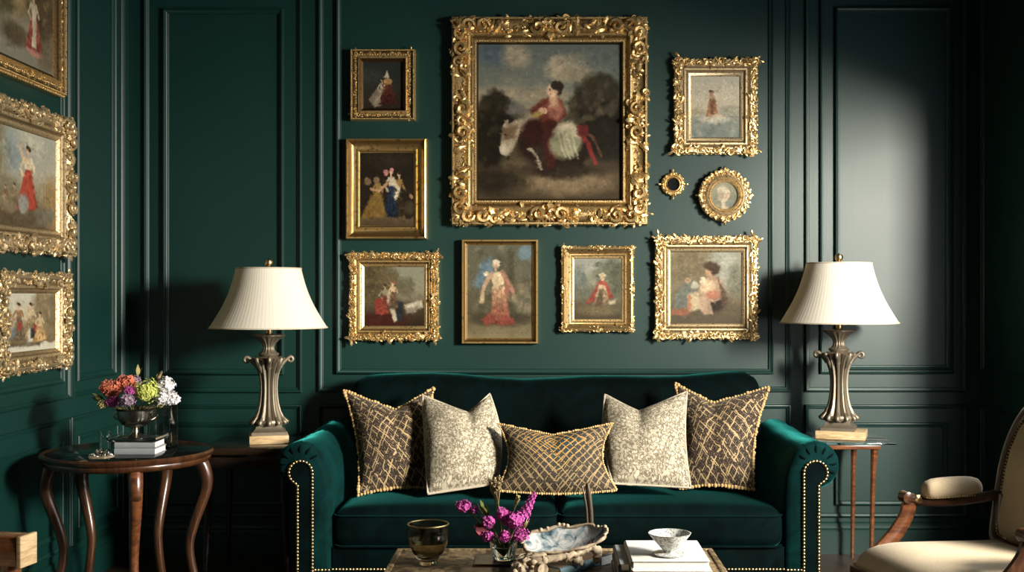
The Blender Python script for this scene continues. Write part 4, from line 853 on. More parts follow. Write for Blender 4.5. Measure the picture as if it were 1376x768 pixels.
# ------------------------------------------------------------------ round table
RT = Vector((-1.572, -1.10, 0))
rt = thing('round_table', 'round reddish-brown table with glossy black top and cabriole legs in the left corner', 'table', RT)
MB().lathe([(0, .634), (.292, .634), (.296, .632), (.296, .615)], 72, None, None).build('tabletop', M['black_top'], rt)
rim = MB().lathe([(.290, .6335), (.306, .636), (.312, .628), (.308, .616), (.300, .612), (.302, .606), (.300, .598), (.292, .590), (.275, .588), (.27, .615)], 96, lambda a, z, i: 1 + .006 * (math.sin(a * 40) > .92) - (.006 * abs(math.sin(a * 15)) if 5 < i < 9 else 0)); rim.build('rim', M['brown_wood'], rt, ang=50)
for i, ph in enumerate((25, 97, 170, 236, 287)):
    a = R(ph); d = Vector((math.sin(a), -math.cos(a), 0))
    q = bez([(r, 0, z) for z, r in ((.605, .258), (.55, .284), (.49, .288), (.41, .262), (.33, .236), (.26, .226), (.17, .240), (.08, .264), (.02, .282), (0, .284))], 3)
    pts = [d * v.x + Vector((0, 0, v.z)) for v in q]; k_ = len(pts) - 1; rad = [.029 - .0125 * min(1, u / k_ * 1.8) + (.004 if u > k_ - 4 else 0) for u in range(k_ + 1)]
    lg = MB().tube(pts, rad, 8, up=tuple(d)); lo = lg.build('leg', M['orange_wood' if i in (0,) else 'brown_wood'], rt, ang=60)  # front leg in brighter wood: its orange highlight is painted in
    if i < 1: MB().box((0, 0, 0), (.034, .03, .016), .004, 2, Matrix.Translation(d * .300 + Vector((0, 0, .50)))).build('carved_block', M['brown_wood'], lo)

# books, urn, flowers on the round table
def book(label, loc, d, rz, cover, spine=-1, name='book', group=None, cat='book', pages='page'):
    """closed book lying flat: spine on -x side"""
    t = thing(name, label, cat, loc, rz, group); w, l, h = d; c = min(.003, h * .12)
    cv = MB(); cv.box((0, 0, c / 2), (w, l, c), .0008, 1); cv.box((0, 0, h - c / 2), (w, l, c), .0008, 1)
    k = MB(); 
    for i in range(7): q = PI / 2 + PI * i / 6; k.v.append((-w / 2 + math.cos(q) * .005, -l / 2, h / 2 + math.sin(q) * (h / 2))); k.v.append((-w / 2 + math.cos(q) * .005, l / 2, h / 2 + math.sin(q) * (h / 2)))
    for i in range(6): k.f.append((2 * i, 2 * i + 1, 2 * i + 3, 2 * i + 2))
    cv.merge(k); cv.build('cover', cover, t, ang=30)
    MB().box((.001, 0, h / 2), (w - .006, l - .007, h - 2 * c + .0004)).build('pages', M[pages], t, flat=True); return t
P = W(190, 611, 4.30); bxx = P.x
book('lower of two grey-backed books under the urn on the round table', (bxx, -1.155, .634), (.125, .15, .024), R(90) + .0, M['grey_cover'], group='books on the round table')
book('upper of two grey-backed books under the urn on the round table', (bxx - .002, -1.155, .658), (.12, .148, .024), R(90) + .03, M['grey_cover'], group='books on the round table')
gt_ = thing('glass_tray', 'clear glass tray under the urn on the round table', 'tray', (bxx - .012, -1.15, .682))
MB().box((0, 0, .003), (.18, .15, .006), .002).build('base', M['glass'], gt_)
gb = MB()
for c_, d_ in (((-.0875, 0, .011), (.005, .15, .010)), ((.0875, 0, .011), (.005, .15, .010)), ((0, -.0725, .011), (.17, .005, .010)), ((0, .0725, .011), (.17, .005, .010))): gb.box(c_, d_, .001, 1)
gb.build('side', M['glass'], gt_)
UX, UY, UZ = W(182, 588, 4.30).x, -1.15, .688
ur = thing('urn_vase', 'footed silvered urn holding the mixed bouquet on the round table', 'vase', (UX, UY, UZ))
MB().lathe([(.045, 0), (.046, .004), (.038, .009), (.022, .014), (.013, .022), (.012, .032), (.018, .040)], 32, None, None).build('foot', M['silver'], ur)
MB().lathe([(.014, .038), (.036, .044), (.052, .056), (.060, .072), (.064, .090), (.066, .104), (.074, .110), (.076, .113), (.070, .113), (.061, .104), (.055, .07), (.03, .05), (0, .047)], 48, lambda a, z, i: 1 + (.02 * math.cos(a * 16) if 1 <= i <= 4 else 0)).build('bowl', M['silver'], ur)
for sg in (-1, 1): MB().tube([(sg * (.060 + .022 * math.sin(q * PI / 8)), 0, .066 + .034 * q / 8) for q in range(9)], .0035, 7).build('handle', M['silver'], ur)
gv = thing('glass_vase', 'tall square clear glass vase behind the urn on the round table', 'vase', (UX + .055, -1.005, .634))
g = MB(); g.box((0, 0, .004), (.09, .09, .008), .001, 1)
for c_, d_ in (((-.0425, 0, .09), (.005, .09, .164)), ((.0425, 0, .09), (.005, .09, .164)), ((0, -.0425, .09), (.08, .005, .164)), ((0, .0425, .09), (.08, .005, .164))): g.box(c_, d_, .001, 1)
g.build('body', M['glass'], gv)
tg = thing('glass_tumbler', 'small clear drinking glass on the left of the round table', 'glass', (W(141, 606, 4.33).x, -1.12, .634))
MB().lathe([(0, 0), (.019, 0), (.0205, .004), (.022, .075), (.0205, .075), (.0185, .010), (0, .009)], 28).build('body', M['glass'], tg)
ct = thing('crystal_cluster', 'low glittering mineral cluster beside the small glass on the round table', 'ornament', (W(134, 616, 4.16).x, -1.28, .634))
cm = MB(); rr = random.Random(8)
for i in range(26):
    a = rr.random() * 2 * PI; q = rr.random() ** .5 * .038; s_ = rr.uniform(.005, .010); hh = rr.uniform(.018, .040) * (1.2 - q / .05)
    cm.lathe([(s_, 0), (s_ * .95, hh * .7), (0, hh)], 5, None, Matrix.Translation((q * math.cos(a), q * .8 * math.sin(a), 0)) @ Matrix.Rotation(rr.uniform(-.5, .5), 4, 'X') @ Matrix.Rotation(rr.uniform(-.5, .5), 4, 'Y'))
cm.build('crystals', M['silver'], ct, ang=10); MB().lathe([(0, 0), (.042, 0), (.044, .006), (.0, .007)], 20, lambda a, z, i: 1 + .1 * math.sin(a * 5)).build('base', M['driftwood'], ct)

fr2 = random.Random(21)
def floret(mb, c, nrm, s):
    nrm = Vector(nrm).normalized(); a = nrm.orthogonal().normalized(); b = nrm.cross(a); r0 = fr2.random() * 6
    for k in range(4):
        q = r0 + k * PI / 2; d = a * math.cos(q) + b * math.sin(q); e = nrm.cross(d)
        mb.add([c, c + d * s * .6 + e * s * .45 + nrm * s * .25, c + d * s * 1.05 + nrm * s * .4, c + d * s * .6 - e * s * .45 + nrm * s * .25], [(0, 1, 2, 3)])
def bloom_ball(r, n, fs, flat=.85):
    mb = MB(); mb.sphere((0, 0, 0), (r * .6, r * .6, r * .6 * flat), 12, 8)
    lumps = [Vector((fr2.gauss(0, 1), fr2.gauss(0, 1), fr2.gauss(0, 1))).normalized() for _ in range(7)]
    for i in range(n):
        z = 1 - 2 * (i + .5) / n; a = i * 2.39996; q = math.sqrt(1 - z * z); d = Vector((q * math.cos(a), q * math.sin(a), z)); k = r * fr2.uniform(.7, 1.0) * (.82 + .42 * max(0, max(d.dot(l_) for l_ in lumps) * 4 - 3))
        floret(mb, Vector((d.x * k, d.y * k, d.z * k * flat)), d + Vector((fr2.uniform(-.4, .4), fr2.uniform(-.4, .4), fr2.uniform(-.3, .3))), fs * fr2.uniform(.8, 1.25))
    return mb
def bloom_spike(L, r, n, fs):
    mb = MB(); mb.tube([(0, 0, 0), (0, 0, L)], [r * .3, r * .1], 6)
    for i in range(n):
        u = (i + .5) / n; a = i * 2.4; q = r * (1 - .65 * u) * fr2.uniform(.7, 1.1); d = Vector((math.cos(a), math.sin(a), .4)); floret(mb, Vector((q * math.cos(a), q * math.sin(a), L * u)), d, fs * (1.1 - .4 * u))
    return mb
def leaf_blade(L, w, bend=.3):
    mb = MB(); vs = []; fs = []
    for i in range(7):
        u = i / 6; b = w * math.sin(PI * (u * .94 + .03)); 
        for v in (-1, 0, 1): vs.append((v * b / 2, bend * L * u * u, L * u * (1 - .2 * bend * u) + (.08 * b if v else 0)))
    for i in range(6):
        for j in range(2): a = i * 3 + j; fs.append((a, a + 1, a + 4, a + 3))
    return mb.add(vs, fs)
def flower(px, py, D, root, label, mat, kind, size, n, fs, group, cat=None, name=None, tilt=None):
    name = name or {'ball': 'cut_flower', 'spike': 'flower_spike', 'leaf': 'leafy_sprig', 'sprig': 'dried_sprig'}[kind]; cat = cat or ('flower' if kind in ('ball', 'spike') else 'sprig')
    c = W(px, py, D); t = thing(name, label, cat, c, 0, group); v = Vector(root) - c
    up = (-v).normalized(); rot = Vector((0, 0, 1)).rotation_difference(up).to_matrix().to_4x4()
    if kind == 'ball': mb = bloom_ball(size, n, fs)
    elif kind == 'spike': mb = MB().merge(bloom_spike(size * 2.4, size * .55, n, fs), rot @ Matrix.Translation((0, 0, -size)))
    elif kind == 'leaf':
        mb = MB()
        for i in range(n): mb.merge(leaf_blade(size * 1.7 * fr2.uniform(.7, 1.1), fs, fr2.uniform(.1, .5)), rot @ Matrix.Translation((0, 0, -size * .8)) @ Matrix.Rotation(i * 2.4, 4, 'Z') @ Matrix.Rotation(fr2.uniform(.15, .7), 4, 'X'))
    elif kind == 'sprig':
        mb = MB()
        for i in range(n):
            d = Vector((fr2.uniform(-.5, .5), fr2.uniform(-.5, .5), 1)).normalized() * size * fr2.uniform(.7, 1.5); mb.merge(MB().tube([(0, 0, -size * .6), tuple(d)], [.0018, .001], 5), rot)
            for q in range(5): e = d * fr2.uniform(.35, 1.05); mb.sphere(tuple(rot @ (e + Vector((fr2.uniform(-1, 1), fr2.uniform(-1, 1), fr2.uniform(-1, 1))) * size * .12)), fs * fr2.uniform(.6, 1.2), 6, 4)
    mb.build('bloom' if kind in ('ball', 'spike') else 'leaves' if kind == 'leaf' else 'seed_heads', M[mat], t, ang=80)
    m1 = v * .5 + Vector((0, 0, .01)); MB().tube([(0, 0, 0), tuple(m1), tuple(v)], .0022, 6).build('stem', M['leaf'], t); return t
root = (UX, UY, UZ + .06); G1 = 'flowers in the urn on the round table'
for px, py, D, lab, mat, kind, sz, n, fs in [
    (149, 523, 4.27, 'large coral bloom at the left of the urn bouquet', 'coral', 'ball', .040, 130, .0085),
    (169, 514, 4.29, 'upper coral bloom in the middle of the urn bouquet', 'coral', 'ball', .034, 110, .0085),
    (197, 526, 4.24, 'round lime-green bloom in the urn bouquet', 'lime', 'ball', .049, 230, .0068),
    (221, 518, 4.30, 'upper white bloom at the right of the urn bouquet', 'white_fl', 'ball', .034, 70, .011),
    (231, 535, 4.28, 'lower white bloom at the far right of the urn bouquet', 'white_fl', 'ball', .027, 55, .011),
    (218, 535, 4.25, 'small pale bloom under the white blooms of the urn bouquet', 'white_fl', 'ball', .022, 45, .010),
    (153, 539, 4.22, 'magenta bloom low in front of the urn bouquet', 'magenta', 'ball', .022, 55, .009),
    (174, 524, 4.20, 'small magenta bloom in the centre of the urn bouquet', 'magenta', 'ball', .017, 45, .008),
    (171, 538, 4.20, 'grey-mauve bloom drooping over the urn rim', 'mauve', 'ball', .027, 75, .009),
    (182, 513, 4.32, 'grey-mauve bloom behind the lime one', 'mauve', 'ball', .022, 60, .009),
    (185, 498, 4.33, 'leafy sprig standing at the top of the urn bouquet', 'ochre', 'leaf', .026, 10, .012),
    (214, 505, 4.34, 'dry sprig behind the white blooms of the urn bouquet', 'dry', 'leaf', .024, 8, .011),
    (134, 534, 4.26, 'leafy sprig at the far left of the urn bouquet', 'leaf', 'leaf', .030, 12, .014),
    (138, 543, 4.22, 'small yellow-green bloom low at the left of the urn bouquet', 'ochre', 'ball', .016, 35, .008),
    (215, 546, 4.22, 'leafy sprig hanging low at the right of the urn bouquet', 'ochre', 'leaf', .020, 9, .012)]:
    flower(px, py, D, root, lab, mat, kind, sz, n, fs, G1)
# ------------------------------------------------------------------ coffee table and what stands on it
TZ = .45
ctb = thing('coffee_table', 'low aged-brass coffee table in front of the sofa', 'table', (.035, -2.46, 0))
mb = MB().box((0, 0, TZ - .02), (.955, 1.0, .04), .006); top = mb.build('tabletop', M['table_brass'], ctb)
el = MB()
for c_, d_ in (((0, .492, TZ + .001), (.955, .016, .006)), ((0, -.492, TZ + .001), (.955, .016, .006)), ((-.47, 0, TZ + .001), (.016, .97, .006)), ((.47, 0, TZ + .001), (.016, .97, .006))): el.box(c_, d_, .002)
el.build('edge_band', M['table_brass'], top)
for sx in (-1, 1):
    for sy in (-1, 1): MB().box((sx * .44, sy * .46, .205), (.05, .05, .41), .006).build('leg', M['table_brass'], ctb)
MB().box((0, 0, .13), (.86, .9, .02), .003).build('shelf', M['table_brass'], ctb)
def on(px, D): return W(px, 700, D).x, D - CD
# glass
x, y = on(575.5, 3.30); gc = thing('glass_vessel', 'smoky gold-rimmed glass cup at the left of the coffee table', 'glass', (x, y, TZ + .0005))
MB().lathe([(0, 0), (.026, 0), (.028, .004), (.026, .010), (.034, .020), (.046, .036), (.055, .058), (.059, .08), (.060, .100), (.0595, .114), (.0565, .114), (.0565, .08), (.052, .058), (.042, .036), (.026, .022), (0, .02)], 48).build('bowl', M['smoke_glass'], gc, ang=50)
MB().tube([(.058 * math.cos(q * PI / 24), .058 * math.sin(q * PI / 24), .1145) for q in range(49)], .0024, 6, False).build('rim', M['brass'], gc)
# dark books and vase
xa, ya = on(658, 3.03)
book('large dark brown book lying in front at the left of the coffee table', (xa, -2.42, TZ + .001), (.165, .25, .024), 0, M['dark_wood'], pages='dark_wood')
xv, yv = on(672, 3.235)
book('small dark book under the flower vase on the coffee table', (xv - .008, -2.218, TZ + .001), (.125, .115, .028), 0, M['dark_wood'], pages='dark_wood')
VZ = TZ + .0295
fv = thing('flower_vase', 'small clear glass vase of magenta flowers on the coffee table', 'vase', (xv + .01, yv, VZ))
MB().lathe([(0, 0), (.028, 0), (.031, .004), (.036, .03), (.042, .06), (.043, .066), (.040, .066), (.033, .03), (.028, .010), (0, .009)], 28, lambda a, z, i: 1 + .02 * math.cos(a * 8)).build('body', M['glass'], fv)
wt = MB().lathe([(0, .0105), (.0275, .0105), (.0325, .03), (.0335, .035), (0, .035)], 24).build('water', M['glass'], fv)
root = (xv + .01, yv, VZ + .014); G2 = 'flowers in the small glass vase'
for px, py, D, lab, mat, kind, sz, n, fs in [
    (623, 680, 3.26, 'magenta bloom at the far left of the coffee table bouquet', 'magenta', 'ball', .019, 60, .0075),
    (638, 684, 3.25, 'small magenta bloom right of the far-left bloom', 'magenta', 'ball', .010, 30, .0065),
    (657, 701, 3.20, 'magenta bloom at the left of the bouquet above the vase rim', 'magenta', 'ball', .018, 60, .0070),
    (675, 690, 3.22, 'magenta bloom at the top of the coffee table bouquet', 'magenta', 'ball', .018, 60, .0070),
    (691, 698, 3.20, 'largest magenta bloom in the coffee table bouquet', 'magenta', 'ball', .027, 110, .0075),
    (678, 720, 3.17, 'magenta bloom low in front of the vase', 'magenta', 'ball', .0165, 60, .0070),
    (699, 718, 3.18, 'magenta bloom at the lower right of the vase', 'magenta', 'ball', .020, 70, .0070),
    (656, 720, 3.19, 'darker magenta bloom at the lower left of the vase', 'magenta', 'ball', .015, 40, .0070),
    (647, 713, 3.20, 'dusky red leaf at the left of the vase', 'rose', 'leaf', .026, 4, .034),
    (709, 681, 3.22, 'magenta flower spike leaning right above the vase', 'magenta', 'spike', .032, 55, .0065),
    (651, 684, 3.24, 'olive leaves at the left of the coffee table bouquet', 'leaf', 'leaf', .030, 9, .013),
    (668, 665, 3.25, 'tall dry seed sprig rising above the coffee table bouquet', 'dry', 'sprig', .040, 14, .0028),
    (662, 655, 3.26, 'dry grass plume at the top of the coffee table bouquet', 'dry', 'leaf', .030, 10, .006),
    (692, 679, 3.24, 'yellow-green sprig in the middle of the coffee table bouquet', 'ochre', 'sprig', .024, 12, .0024),
    (706, 705, 3.19, 'yellow-green leaves at the right of the coffee table bouquet', 'ochre', 'leaf', .018, 6, .006)]:
    flower(px, py, D, root, lab, mat, kind, sz, n, fs, G2)
# driftwood piece, shell dish, bronze stems
rr = random.Random(12)
xd, yd = on(718, 3.10)
dw = thing('driftwood', 'gnarled pale driftwood piece holding the shell dish on the coffee table', 'ornament', (xd, yd, TZ))
dm = MB()
def gn(pts, r, n=10):
    P_ = [Vector(p) for p in pts]; o = []; 
    for i in range(n * (len(P_) - 1) + 1):
        k = i / n; a = min(int(k), len(P_) - 2); f = k - a; o.append(P_[a].lerp(P_[a + 1], f * f * (3 - 2 * f) * .5 + f * .5) + Vector((rr.uniform(-1, 1), rr.uniform(-1, 1), rr.uniform(-1, 1))) * .0025)
    m = len(o); dm.tube(o, [(r[0] + (r[1] - r[0]) * i / (m - 1)) * rr.uniform(.85, 1.2) for i in range(m)], 9)
gn([(-.05, -.06, .018), (-.035, -.02, .03), (-.01, .02, .045), (.03, .05, .05)], (.024, .02)); gn([(-.055, .02, .03), (-.03, .04, .045), (.0, .05, .058)], (.018, .012)); gn([(-.06, .0, .035), (-.02, -.005, .052), (.03, .0, .058), (.085, .02, .062), (.14, .05, .070), (.165, .075, .085)], (.014, .006))
gn([(.15, .07, .08), (.176, .085, .065), (.172, .09, .035)], (.012, .011)); gn([(-.03, .05, .05), (-.04, .07, .03), (-.02, .09, .01)], (.014, .014)); gn([(.02, .04, .05), (.08, .07, .05), (.13, .08, .038)], (.012, .012))
for _ in range(26): a = rr.random(); dm.sphere((-.055 + .06 * a + rr.uniform(-.012, .012), -.055 + .08 * a + rr.uniform(-.02, .02), .03 + .02 * a + rr.uniform(-.012, .014)), tuple(rr.uniform(.004, .012) for _ in range(3)), 7, 5)
do = dm.build('branches', M['driftwood'], dw, ang=70)
kn = MB().tube([(.015, -.045, .046), (.024, -.065, .047)], [.018, .015], 16); kn.build('knot', M['driftwood'], do, ang=50)
sc = W(752, 724, 3.19)
sd = thing('shell_dish', 'silvery mother-of-pearl shell dish tilted on the driftwood', 'dish', sc, 0)
T = Matrix.Rotation(R(-9), 4, 'Y') @ Matrix.Rotation(R(24), 4, 'X')
vs = []; fs = []; nr, na = 12, 44
def shell(r, a):
    ex = .118 * (1 + .12 * math.cos(a)); ey = .062 * (1 + .1 * math.cos(2 * a + .6)); w = 1 + (.035 * math.sin(a * 9) + .02 * math.sin(a * 17 + 1)) * r ** 4
    return Vector((ex * r * w * math.cos(a), ey * r * w * math.sin(a), .034 * (r ** 2.2) - .034 + .003 * math.sin(a * 9) * r ** 3))
mi = MB(); mo = MB()
for mbx, off in ((mi, 0), (mo, -.004)):
    vs = [Vector((0, 0, -.034 + off))]; fs = []
    for i in range(1, nr + 1):
        for j in range(na): v = shell(i / nr, 2 * PI * j / na); v.z += off * (1 - .6 * (i / nr) ** 4); vs.append(v)
    for j in range(na): fs.append((0, 1 + j, 1 + (j + 1) % na))
    for i in range(nr - 1):
        for j in range(na): a = 1 + i * na; fs.append((a + j, a + na + j, a + na + (j + 1) % na, a + (j + 1) % na))
    mbx.add(vs, fs, T)
so = mo.build('shell', M['driftwood'], sd, ang=60); mi.build('pearl_lining', M['pearl'], so, ang=60)
rm = MB(); rm.tube([T @ shell(1, 2 * PI * j / na) for j in range(na + 1)], [.004 * rr.uniform(.7, 1.5) for _ in range(na + 1)], 7, False)
for j in range(0, 15): v = T @ shell(1.0, PI * 1.1 * rr.random() - .1); rm.sphere(tuple(v + Vector((0, 0, .003))), rr.uniform(.003, .0075), 7, 5)
rm.build('rim', M['driftwood'], so, ang=70)
bs = thing('bronze_stems', 'pair of tall dark bronze stems rising behind the shell dish', 'ornament', (W(792, 720, 3.36).x, 3.36 - CD, TZ))
MB().lathe([(0, 0), (.03, 0), (.03, .006), (.012, .012), (0, .013)], 20).build('base', M['bronze'], bs)
MB().tube([(.006, 0, .01), (.006, 0, .08), (.004, 0, .14), (-.002, 0, .19), (-.006, 0, .222)], [.008, .0075, .0075, .0085, .006], 10).build('stem', M['bronze'], bs)
MB().tube([(-.006, .0, .01), (-.006, -.004, .09), (-.009, -.006, .15), (-.016, -.006, .19), (-.022, -.004, .214)], [.005, .0045, .004, .0035, .002], 10).build('stem', M['bronze'], bs)
# books on the table
xb, yb = on(780, 3.06)
bk_ = book('slate-blue book with a white spine label lying under the driftwood on the coffee table', (.064, 3.275 - CD, TZ + .001), (.15, .24, .025), R(140), M['teal_cover'])
MB().box((-.0805, -.087, .0125), (.002, .05, .023), .0005, 1).build('spine_label', M['page'], bk_)
for zz in (.026,): MB().box((.0, 0, .0255), (.14, .232, .001)).build('cover_panel', M['brown_cover'], bk_, flat=True)
bz0 = TZ + .001; h_ = .0245; xs, ys = on(895, 3.145)
lab = ['bottom white book of the stack under the footed bowl', 'middle white book of the stack under the footed bowl', 'top white book of the stack, carrying the footed bowl']
for i in range(3):
    book(lab[i], (xs + (-.004, .005, .0)[i], ys + (.0, -.004, 0)[i], bz0 + i * h_), (.212 - .004 * i, .262 - .005 * i, h_ - .0005), (.02, -.02, .0)[i], M['page'], group='white books stacked on the coffee table')
for i in range(3):
    o = book('%s thin brown-edged volume leaning on the left of the white book stack' % ('lowest', 'middle', 'topmost')[i], (xs - .126 + .003 * i, ys + .004 * i, bz0 + .0205 * i), (.026, .245 - .006 * i, .02), 0, M[('brown_cover', 'brown_cover', 'grey_cover')[i]], group='thin volumes beside the white books')
xw, yw = on(900, 3.085); zw = bz0 + 3 * h_ - .0005
fb = thing('footed_bowl', 'grey speckled footed bowl on the stack of white books', 'bowl', (xw, yw, zw))
MB().lathe([(0, 0), (.036, 0), (.045, .004), (.046, .006), (.036, .007), (.018, .008), (0, .008)], 40, lambda a, z, i: 1 + .012 * math.sin(a * 7)).build('foot', M['porcelain'], fb)
MB().lathe([(0, .008), (.015, .008), (.016, .012), (.026, .022), (.042, .040), (.0565, .058), (.0575, .060), (.0545, .060), (.040, .042), (.024, .026), (.0, .018)], 48, lambda a, z, i: 1 + .01 * math.cos(a * 12)).build('bowl', M['porcelain'], fb, ang=50)

# ------------------------------------------------------------------ armchair on the right
FA = 192.7
ac = thing('armchair', 'carved walnut armchair with cream upholstery at the right edge', 'chair', (1.245, 3.242 - CD, 0), R(FA), None)
def seat_poly(z, g=0):
    p = []
    for cx_, cy_, a0, r in ((.21, .24, 0, .05), (-.19, .21, PI / 2, .03), (-.19, -.21, PI, .03), (.21, -.24, PI * 1.5, .05)):
        for i in range(7): a = a0 + PI / 2 * i / 6; p.append(Vector((cx_ + (r + g) * math.cos(a) + (.02 * (1 - (cy_ / .29) ** 2) if cx_ > 0 else 0), cy_ + (r + g) * math.sin(a), z)))
    return p
rl = MB(); lv = [seat_poly(.335, 0), seat_poly(.33, .006), seat_poly(.345, .010), seat_poly(.385, .010), seat_poly(.40, .016), seat_poly(.415, .012), seat_poly(.418, -.02)]; n = len(lv[0])
for l_ in lv: rl.v += [tuple(v) for v in l_]
for i in range(len(lv) - 1):
    for j in range(n): rl.f.append((i * n + j, i * n + (j + 1) % n, (i + 1) * n + (j + 1) % n, (i + 1) * n + j))
rl.f.append(tuple(range(n))); rl.f.append(tuple((len(lv) - 1) * n + j for j in range(n))); ro = rl.build('seat_rail', M['brown_wood'], ac, ang=45)
cu = MB(); base = seat_poly(0, -.004); K = 10
for k in range(K + 1):
    u = k / K; s_ = math.cos(u * PI / 2) ** .55 if u < 1 else 0; z = .414 + .090 * math.sin(u * PI / 2) ** 1.0
    cu.v += [(v.x * s_ + .01 * (1 - s_), v.y * s_, z) for v in base]
for i in range(K):
    for j in range(n): cu.f.append((i * n + j, i * n + (j + 1) % n, (i + 1) * n + (j + 1) % n, (i + 1) * n + j))
cu.build('seat_cushion', M['cream'], ac, ang=80, weld=True)
def nails(parent, pts, step, r, name='nail_trim', nrm=None):
    mb = MB(); acc = 0
    for a, b in zip(pts[:-1], pts[1:]):
        L = (b - a).length; s_ = acc
        while s_ < L: mb.sphere(tuple(a.lerp(b, s_ / L)), r, 6, 4); s_ += step
        acc = s_ - L
    return mb.build(name, M['nail'], parent, ang=80)
sp_ = seat_poly(.417, .004); nails(ro, sp_ + [sp_[0]], .011, .0033)
# back loop in a leaning plane
LEAN = .27
def bp(y, z, off=0): return Vector((-.185 - LEAN * (z - .48) + off * .965, y, z + off * LEAN * .9))
half = [(.0, .475), (.13, .472), (.205, .482), (.225, .52), (.238, .60), (.248, .68), (.247, .75), (.228, .82), (.19, .875), (.13, .913), (.06, .93), (0, .934)]
loop2 = [(y, z) for y, z in half] + [(-y, z) for y, z in reversed(half[1:-1])]
lp = [bp(y, z) for y, z in loop2]; lp = bez(lp + [lp[0]], 5)
bk = MB().tube(lp, .0245, 8, False, flat=(.8, 1.0)); bo = bk.build('back_frame', M['brown_wood'], ac, ang=60)
def loop_in(s_, off): return [bp(y * s_, .70 + (z - .70) * s_, off) for y, z in loop2]
pd = MB()
for side in (1, -1):
    b0 = len(pd.v); K = 8; m = len(loop2)
    for k in range(K + 1):
        u = k / K; s_ = .93 * math.cos(u * PI / 2) ** .6 if k < K else 0; pd.v += [tuple(v) for v in loop_in(s_, side * (.010 + .034 * math.sin(u * PI / 2)))]
    for i in range(K):
        for j in range(m): f = (b0 + i * m + j, b0 + i * m + (j + 1) % m, b0 + (i + 1) * m + (j + 1) % m, b0 + (i + 1) * m + j); pd.f.append(f)
pd.build('backrest_pad', M['cream'], ac, ang=80, weld=True)
q = loop_in(.925, .019); nails(bo, bez(q + [q[0]], 4), .0105, .0032); q = [bp(y * 1.05, .70 + (z - .7) * 1.05, .012) for y, z in loop2]; nails(bo, bez(q + [q[0]], 4), .0105, .0030)
for sg in (-1, 1):
    Y = lambda v: sg * v
    ps = bez([(.215, Y(.268), .395), (.20, Y(.272), .425), (.165, Y(.277), .452), (.115, Y(.283), .498), (.078, Y(.287), .548), (.066, Y(.289), .590), (.070, Y(.290), .610)], 6)
    po = MB().tube(ps, [.027 - .006 * i / (len(ps) - 1) for i in range(len(ps))], 8, True, None, (.72, 1.05), (0, 1, 0)).build('arm_post', M['orange_wood' if sg < 0 else 'brown_wood'], ac, ang=50)  # lit post in brighter wood, a painted orange highlight
    MB().tube([(ps[-1] + Vector((.006, sg * y_, -.004))) for y_ in (-.019, -.017, .017, .019)], [.015, .018, .018, .015], 16).build('scroll', M['brown_wood'], po)
    MB().lathe([(0, .004), (.006, .003), (.011, .001), (.012, 0)], 12, lambda a, z, i: 1 + .15 * math.cos(a * 6), Matrix.Translation((.047, sg * (.290 - .021), .604)) @ Matrix.Rotation(sg * PI / 2, 4, 'X')).build('rosette', M['brass'], po)
    pr_ = bez([(.075, Y(.289), .604), (.02, Y(.288), .592), (-.06, Y(.283), .588), (-.14, Y(.268), .596), (-.205, Y(.245), .61)], 6)
    ao = MB().tube(pr_, .019, 8, True, None, (.8, 1.1), (0, 0, 1)).build('armrest', M['brown_wood'], ac, ang=50)
    ap = MB().rbox((.205, .058, .052), .024, 10, .012, Matrix.Translation((-.075, sg * .281, .626)) @ Matrix.Rotation(sg * -.10, 4, 'Z')); po2 = ap.build('arm_pad', M['cream'], ao, ang=80)
    tr2 = [Matrix.Translation((-.075, sg * .281, .607)) @ Matrix.Rotation(sg * -.10, 4, 'Z') @ Vector((math.copysign(abs(math.cos(a * PI / 20)) ** .35, math.cos(a * PI / 20)) * .1, math.copysign(abs(math.sin(a * PI / 20)) ** .5, math.sin(a * PI / 20)) * .030, 0)) for a in range(41)]
    nails(po2, tr2, .009, .0028)
    fl = bez([(.222, Y(.26), .40), (.232, Y(.268), .34), (.228, Y(.262), .22), (.205, Y(.245), .08), (.222, Y(.258), .0)], 6); k_ = len(fl)
    MB().tube(fl, [.030 - .016 * min(1, i / (k_ - 1) * 1.3) for i in range(k_)], 10).build('leg', M['brown_wood'], ac, ang=60)
    bl = bez([(-.20, Y(.205), .62), (-.19, Y(.212), .46), (-.185, Y(.212), .34), (-.20, Y(.212), .2), (-.25, Y(.215), 0)], 6); MB().tube(bl, .0175, 8, flat=(1, .85)).build('leg', M['brown_wood'], ac, ang=60)

# ------------------------------------------------------------------ armchair on the left, only its arm end in the picture
lc = thing('armchair', 'wooden armchair with a square pale arm end at the lower left corner', 'chair', (-1.555, -2.917, 0), R(-10))
def lb(name, c, d, mat, parent=lc, b=.006, M_=None): mb = MB().box(c, d, b, 2, M_); return mb.build(name, M[mat], parent)
for sg in (-1, 1):
    a = lb('armrest', (.02, sg * .27, .612), (.50, .062, .072), 'orange_wood')
    e = MB().box((0, 0, 0), (.012, .066, .076), .003, 2, Matrix.Translation((.276, sg * .27, .612))); e.build('arm_end', M['plinth_gold'], a)
    MB().tube([(.232, sg * .27, .59), (.24, sg * .27, .48), (.225, sg * .27, .38), (.235, sg * .265, .3)], [.026, .020, .020, .026], 10).build('arm_post', M['orange_wood'], a)
    ap = MB().rbox((.30, .06, .045), .02, 8, .01, Matrix.Translation((-.06, sg * .27, .667))); ap.build('arm_pad', M['cream'], a, ang=80)
    MB().tube([(.235, sg * .26, .34), (.24, sg * .265, .2), (.235, sg * .26, 0)], [.026, .022, .015], 10).build('leg', M['orange_wood'], lc)
    MB().tube([(-.26, sg * .25, .95), (-.235, sg * .25, .60), (-.22, sg * .25, .40), (-.25, sg * .25, 0)], [.016, .020, .022, .016], 10).build('leg', M['orange_wood'], lc)
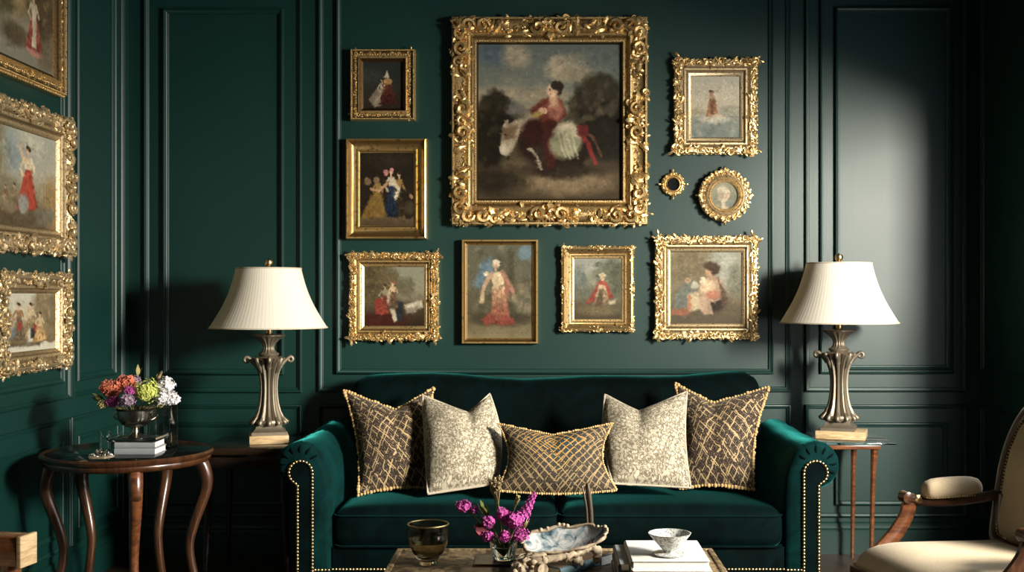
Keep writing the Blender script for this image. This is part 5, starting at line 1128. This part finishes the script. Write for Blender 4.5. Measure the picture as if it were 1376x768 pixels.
lb('seat_rail', (0, 0, .345), (.50, .52, .06), 'orange_wood'); MB().rbox((.49, .50, .12), .045, 12, .03, Matrix.Translation((.01, 0, .42))).build('seat_cushion', M['cream'], lc, ang=80)
MB().rbox((.06, .46, .50), .028, 12, 0, Matrix.Translation((-.235, 0, .72)) @ Matrix.Rotation(R(-5), 4, 'Y')).build('backrest_pad', M['cream'], lc, ang=80)
lb('top_rail', (-.262, 0, .97), (.045, .54, .05), 'orange_wood', b=.015)

# ------------------------------------------------------------------ light and camera
def area(name, loc, target, sx, sy, power, col, spread=180):
    l = bpy.data.lights.new(name, 'AREA'); l.shape = 'RECTANGLE'; l.size = sx; l.size_y = sy; l.energy = power; l.color = col; l.spread = R(spread)
    o = bpy.data.objects.new(name, l); COL.objects.link(o); o.location = loc; o.rotation_euler = (Vector(target) - Vector(loc)).to_track_quat('-Z', 'Y').to_euler(); return o
area('window_skylight', (XR + .16, (WY0 + WY1) / 2, (WZ0 + WZ1) / 2), (XR - 1, (WY0 + WY1) / 2, (WZ0 + WZ1) / 2), WY1 - WY0, WZ1 - WZ0, 70, (.97, .985, 1.0))
area('window_sunlight', (XR + .9, -3.5, 1.95), (-.4, -.6, 1.0), .6, .7, 190, (1.0, .93, .80), 100)
area('room_fill', (.3, -5.9, 2.2), (0, 0, 1.1), 2.0, 1.2, 2.5, (.95, .97, 1.0))
w = bpy.data.worlds.new('World'); scene.world = w; w.use_nodes = True; w.node_tree.nodes['Background'].inputs[0].default_value = (.6, .72, .85, 1); w.node_tree.nodes['Background'].inputs[1].default_value = .6
cam = bpy.data.cameras.new('camera'); co = bpy.data.objects.new('camera', cam); COL.objects.link(co)
co.location = (0, -CD, CZ); co.rotation_euler = (PI / 2, 0, 0); cam.sensor_width = 36; cam.lens = F / 1376 * 36
cam.shift_x = -(CX - 688) / 1376; cam.shift_y = (CY - 384) / 1376; cam.clip_start = .02
scene.camera = co
scene.view_settings.view_transform = 'Standard'; scene.view_settings.look = 'None'; scene.view_settings.exposure = 0; scene.view_settings.gamma = 1
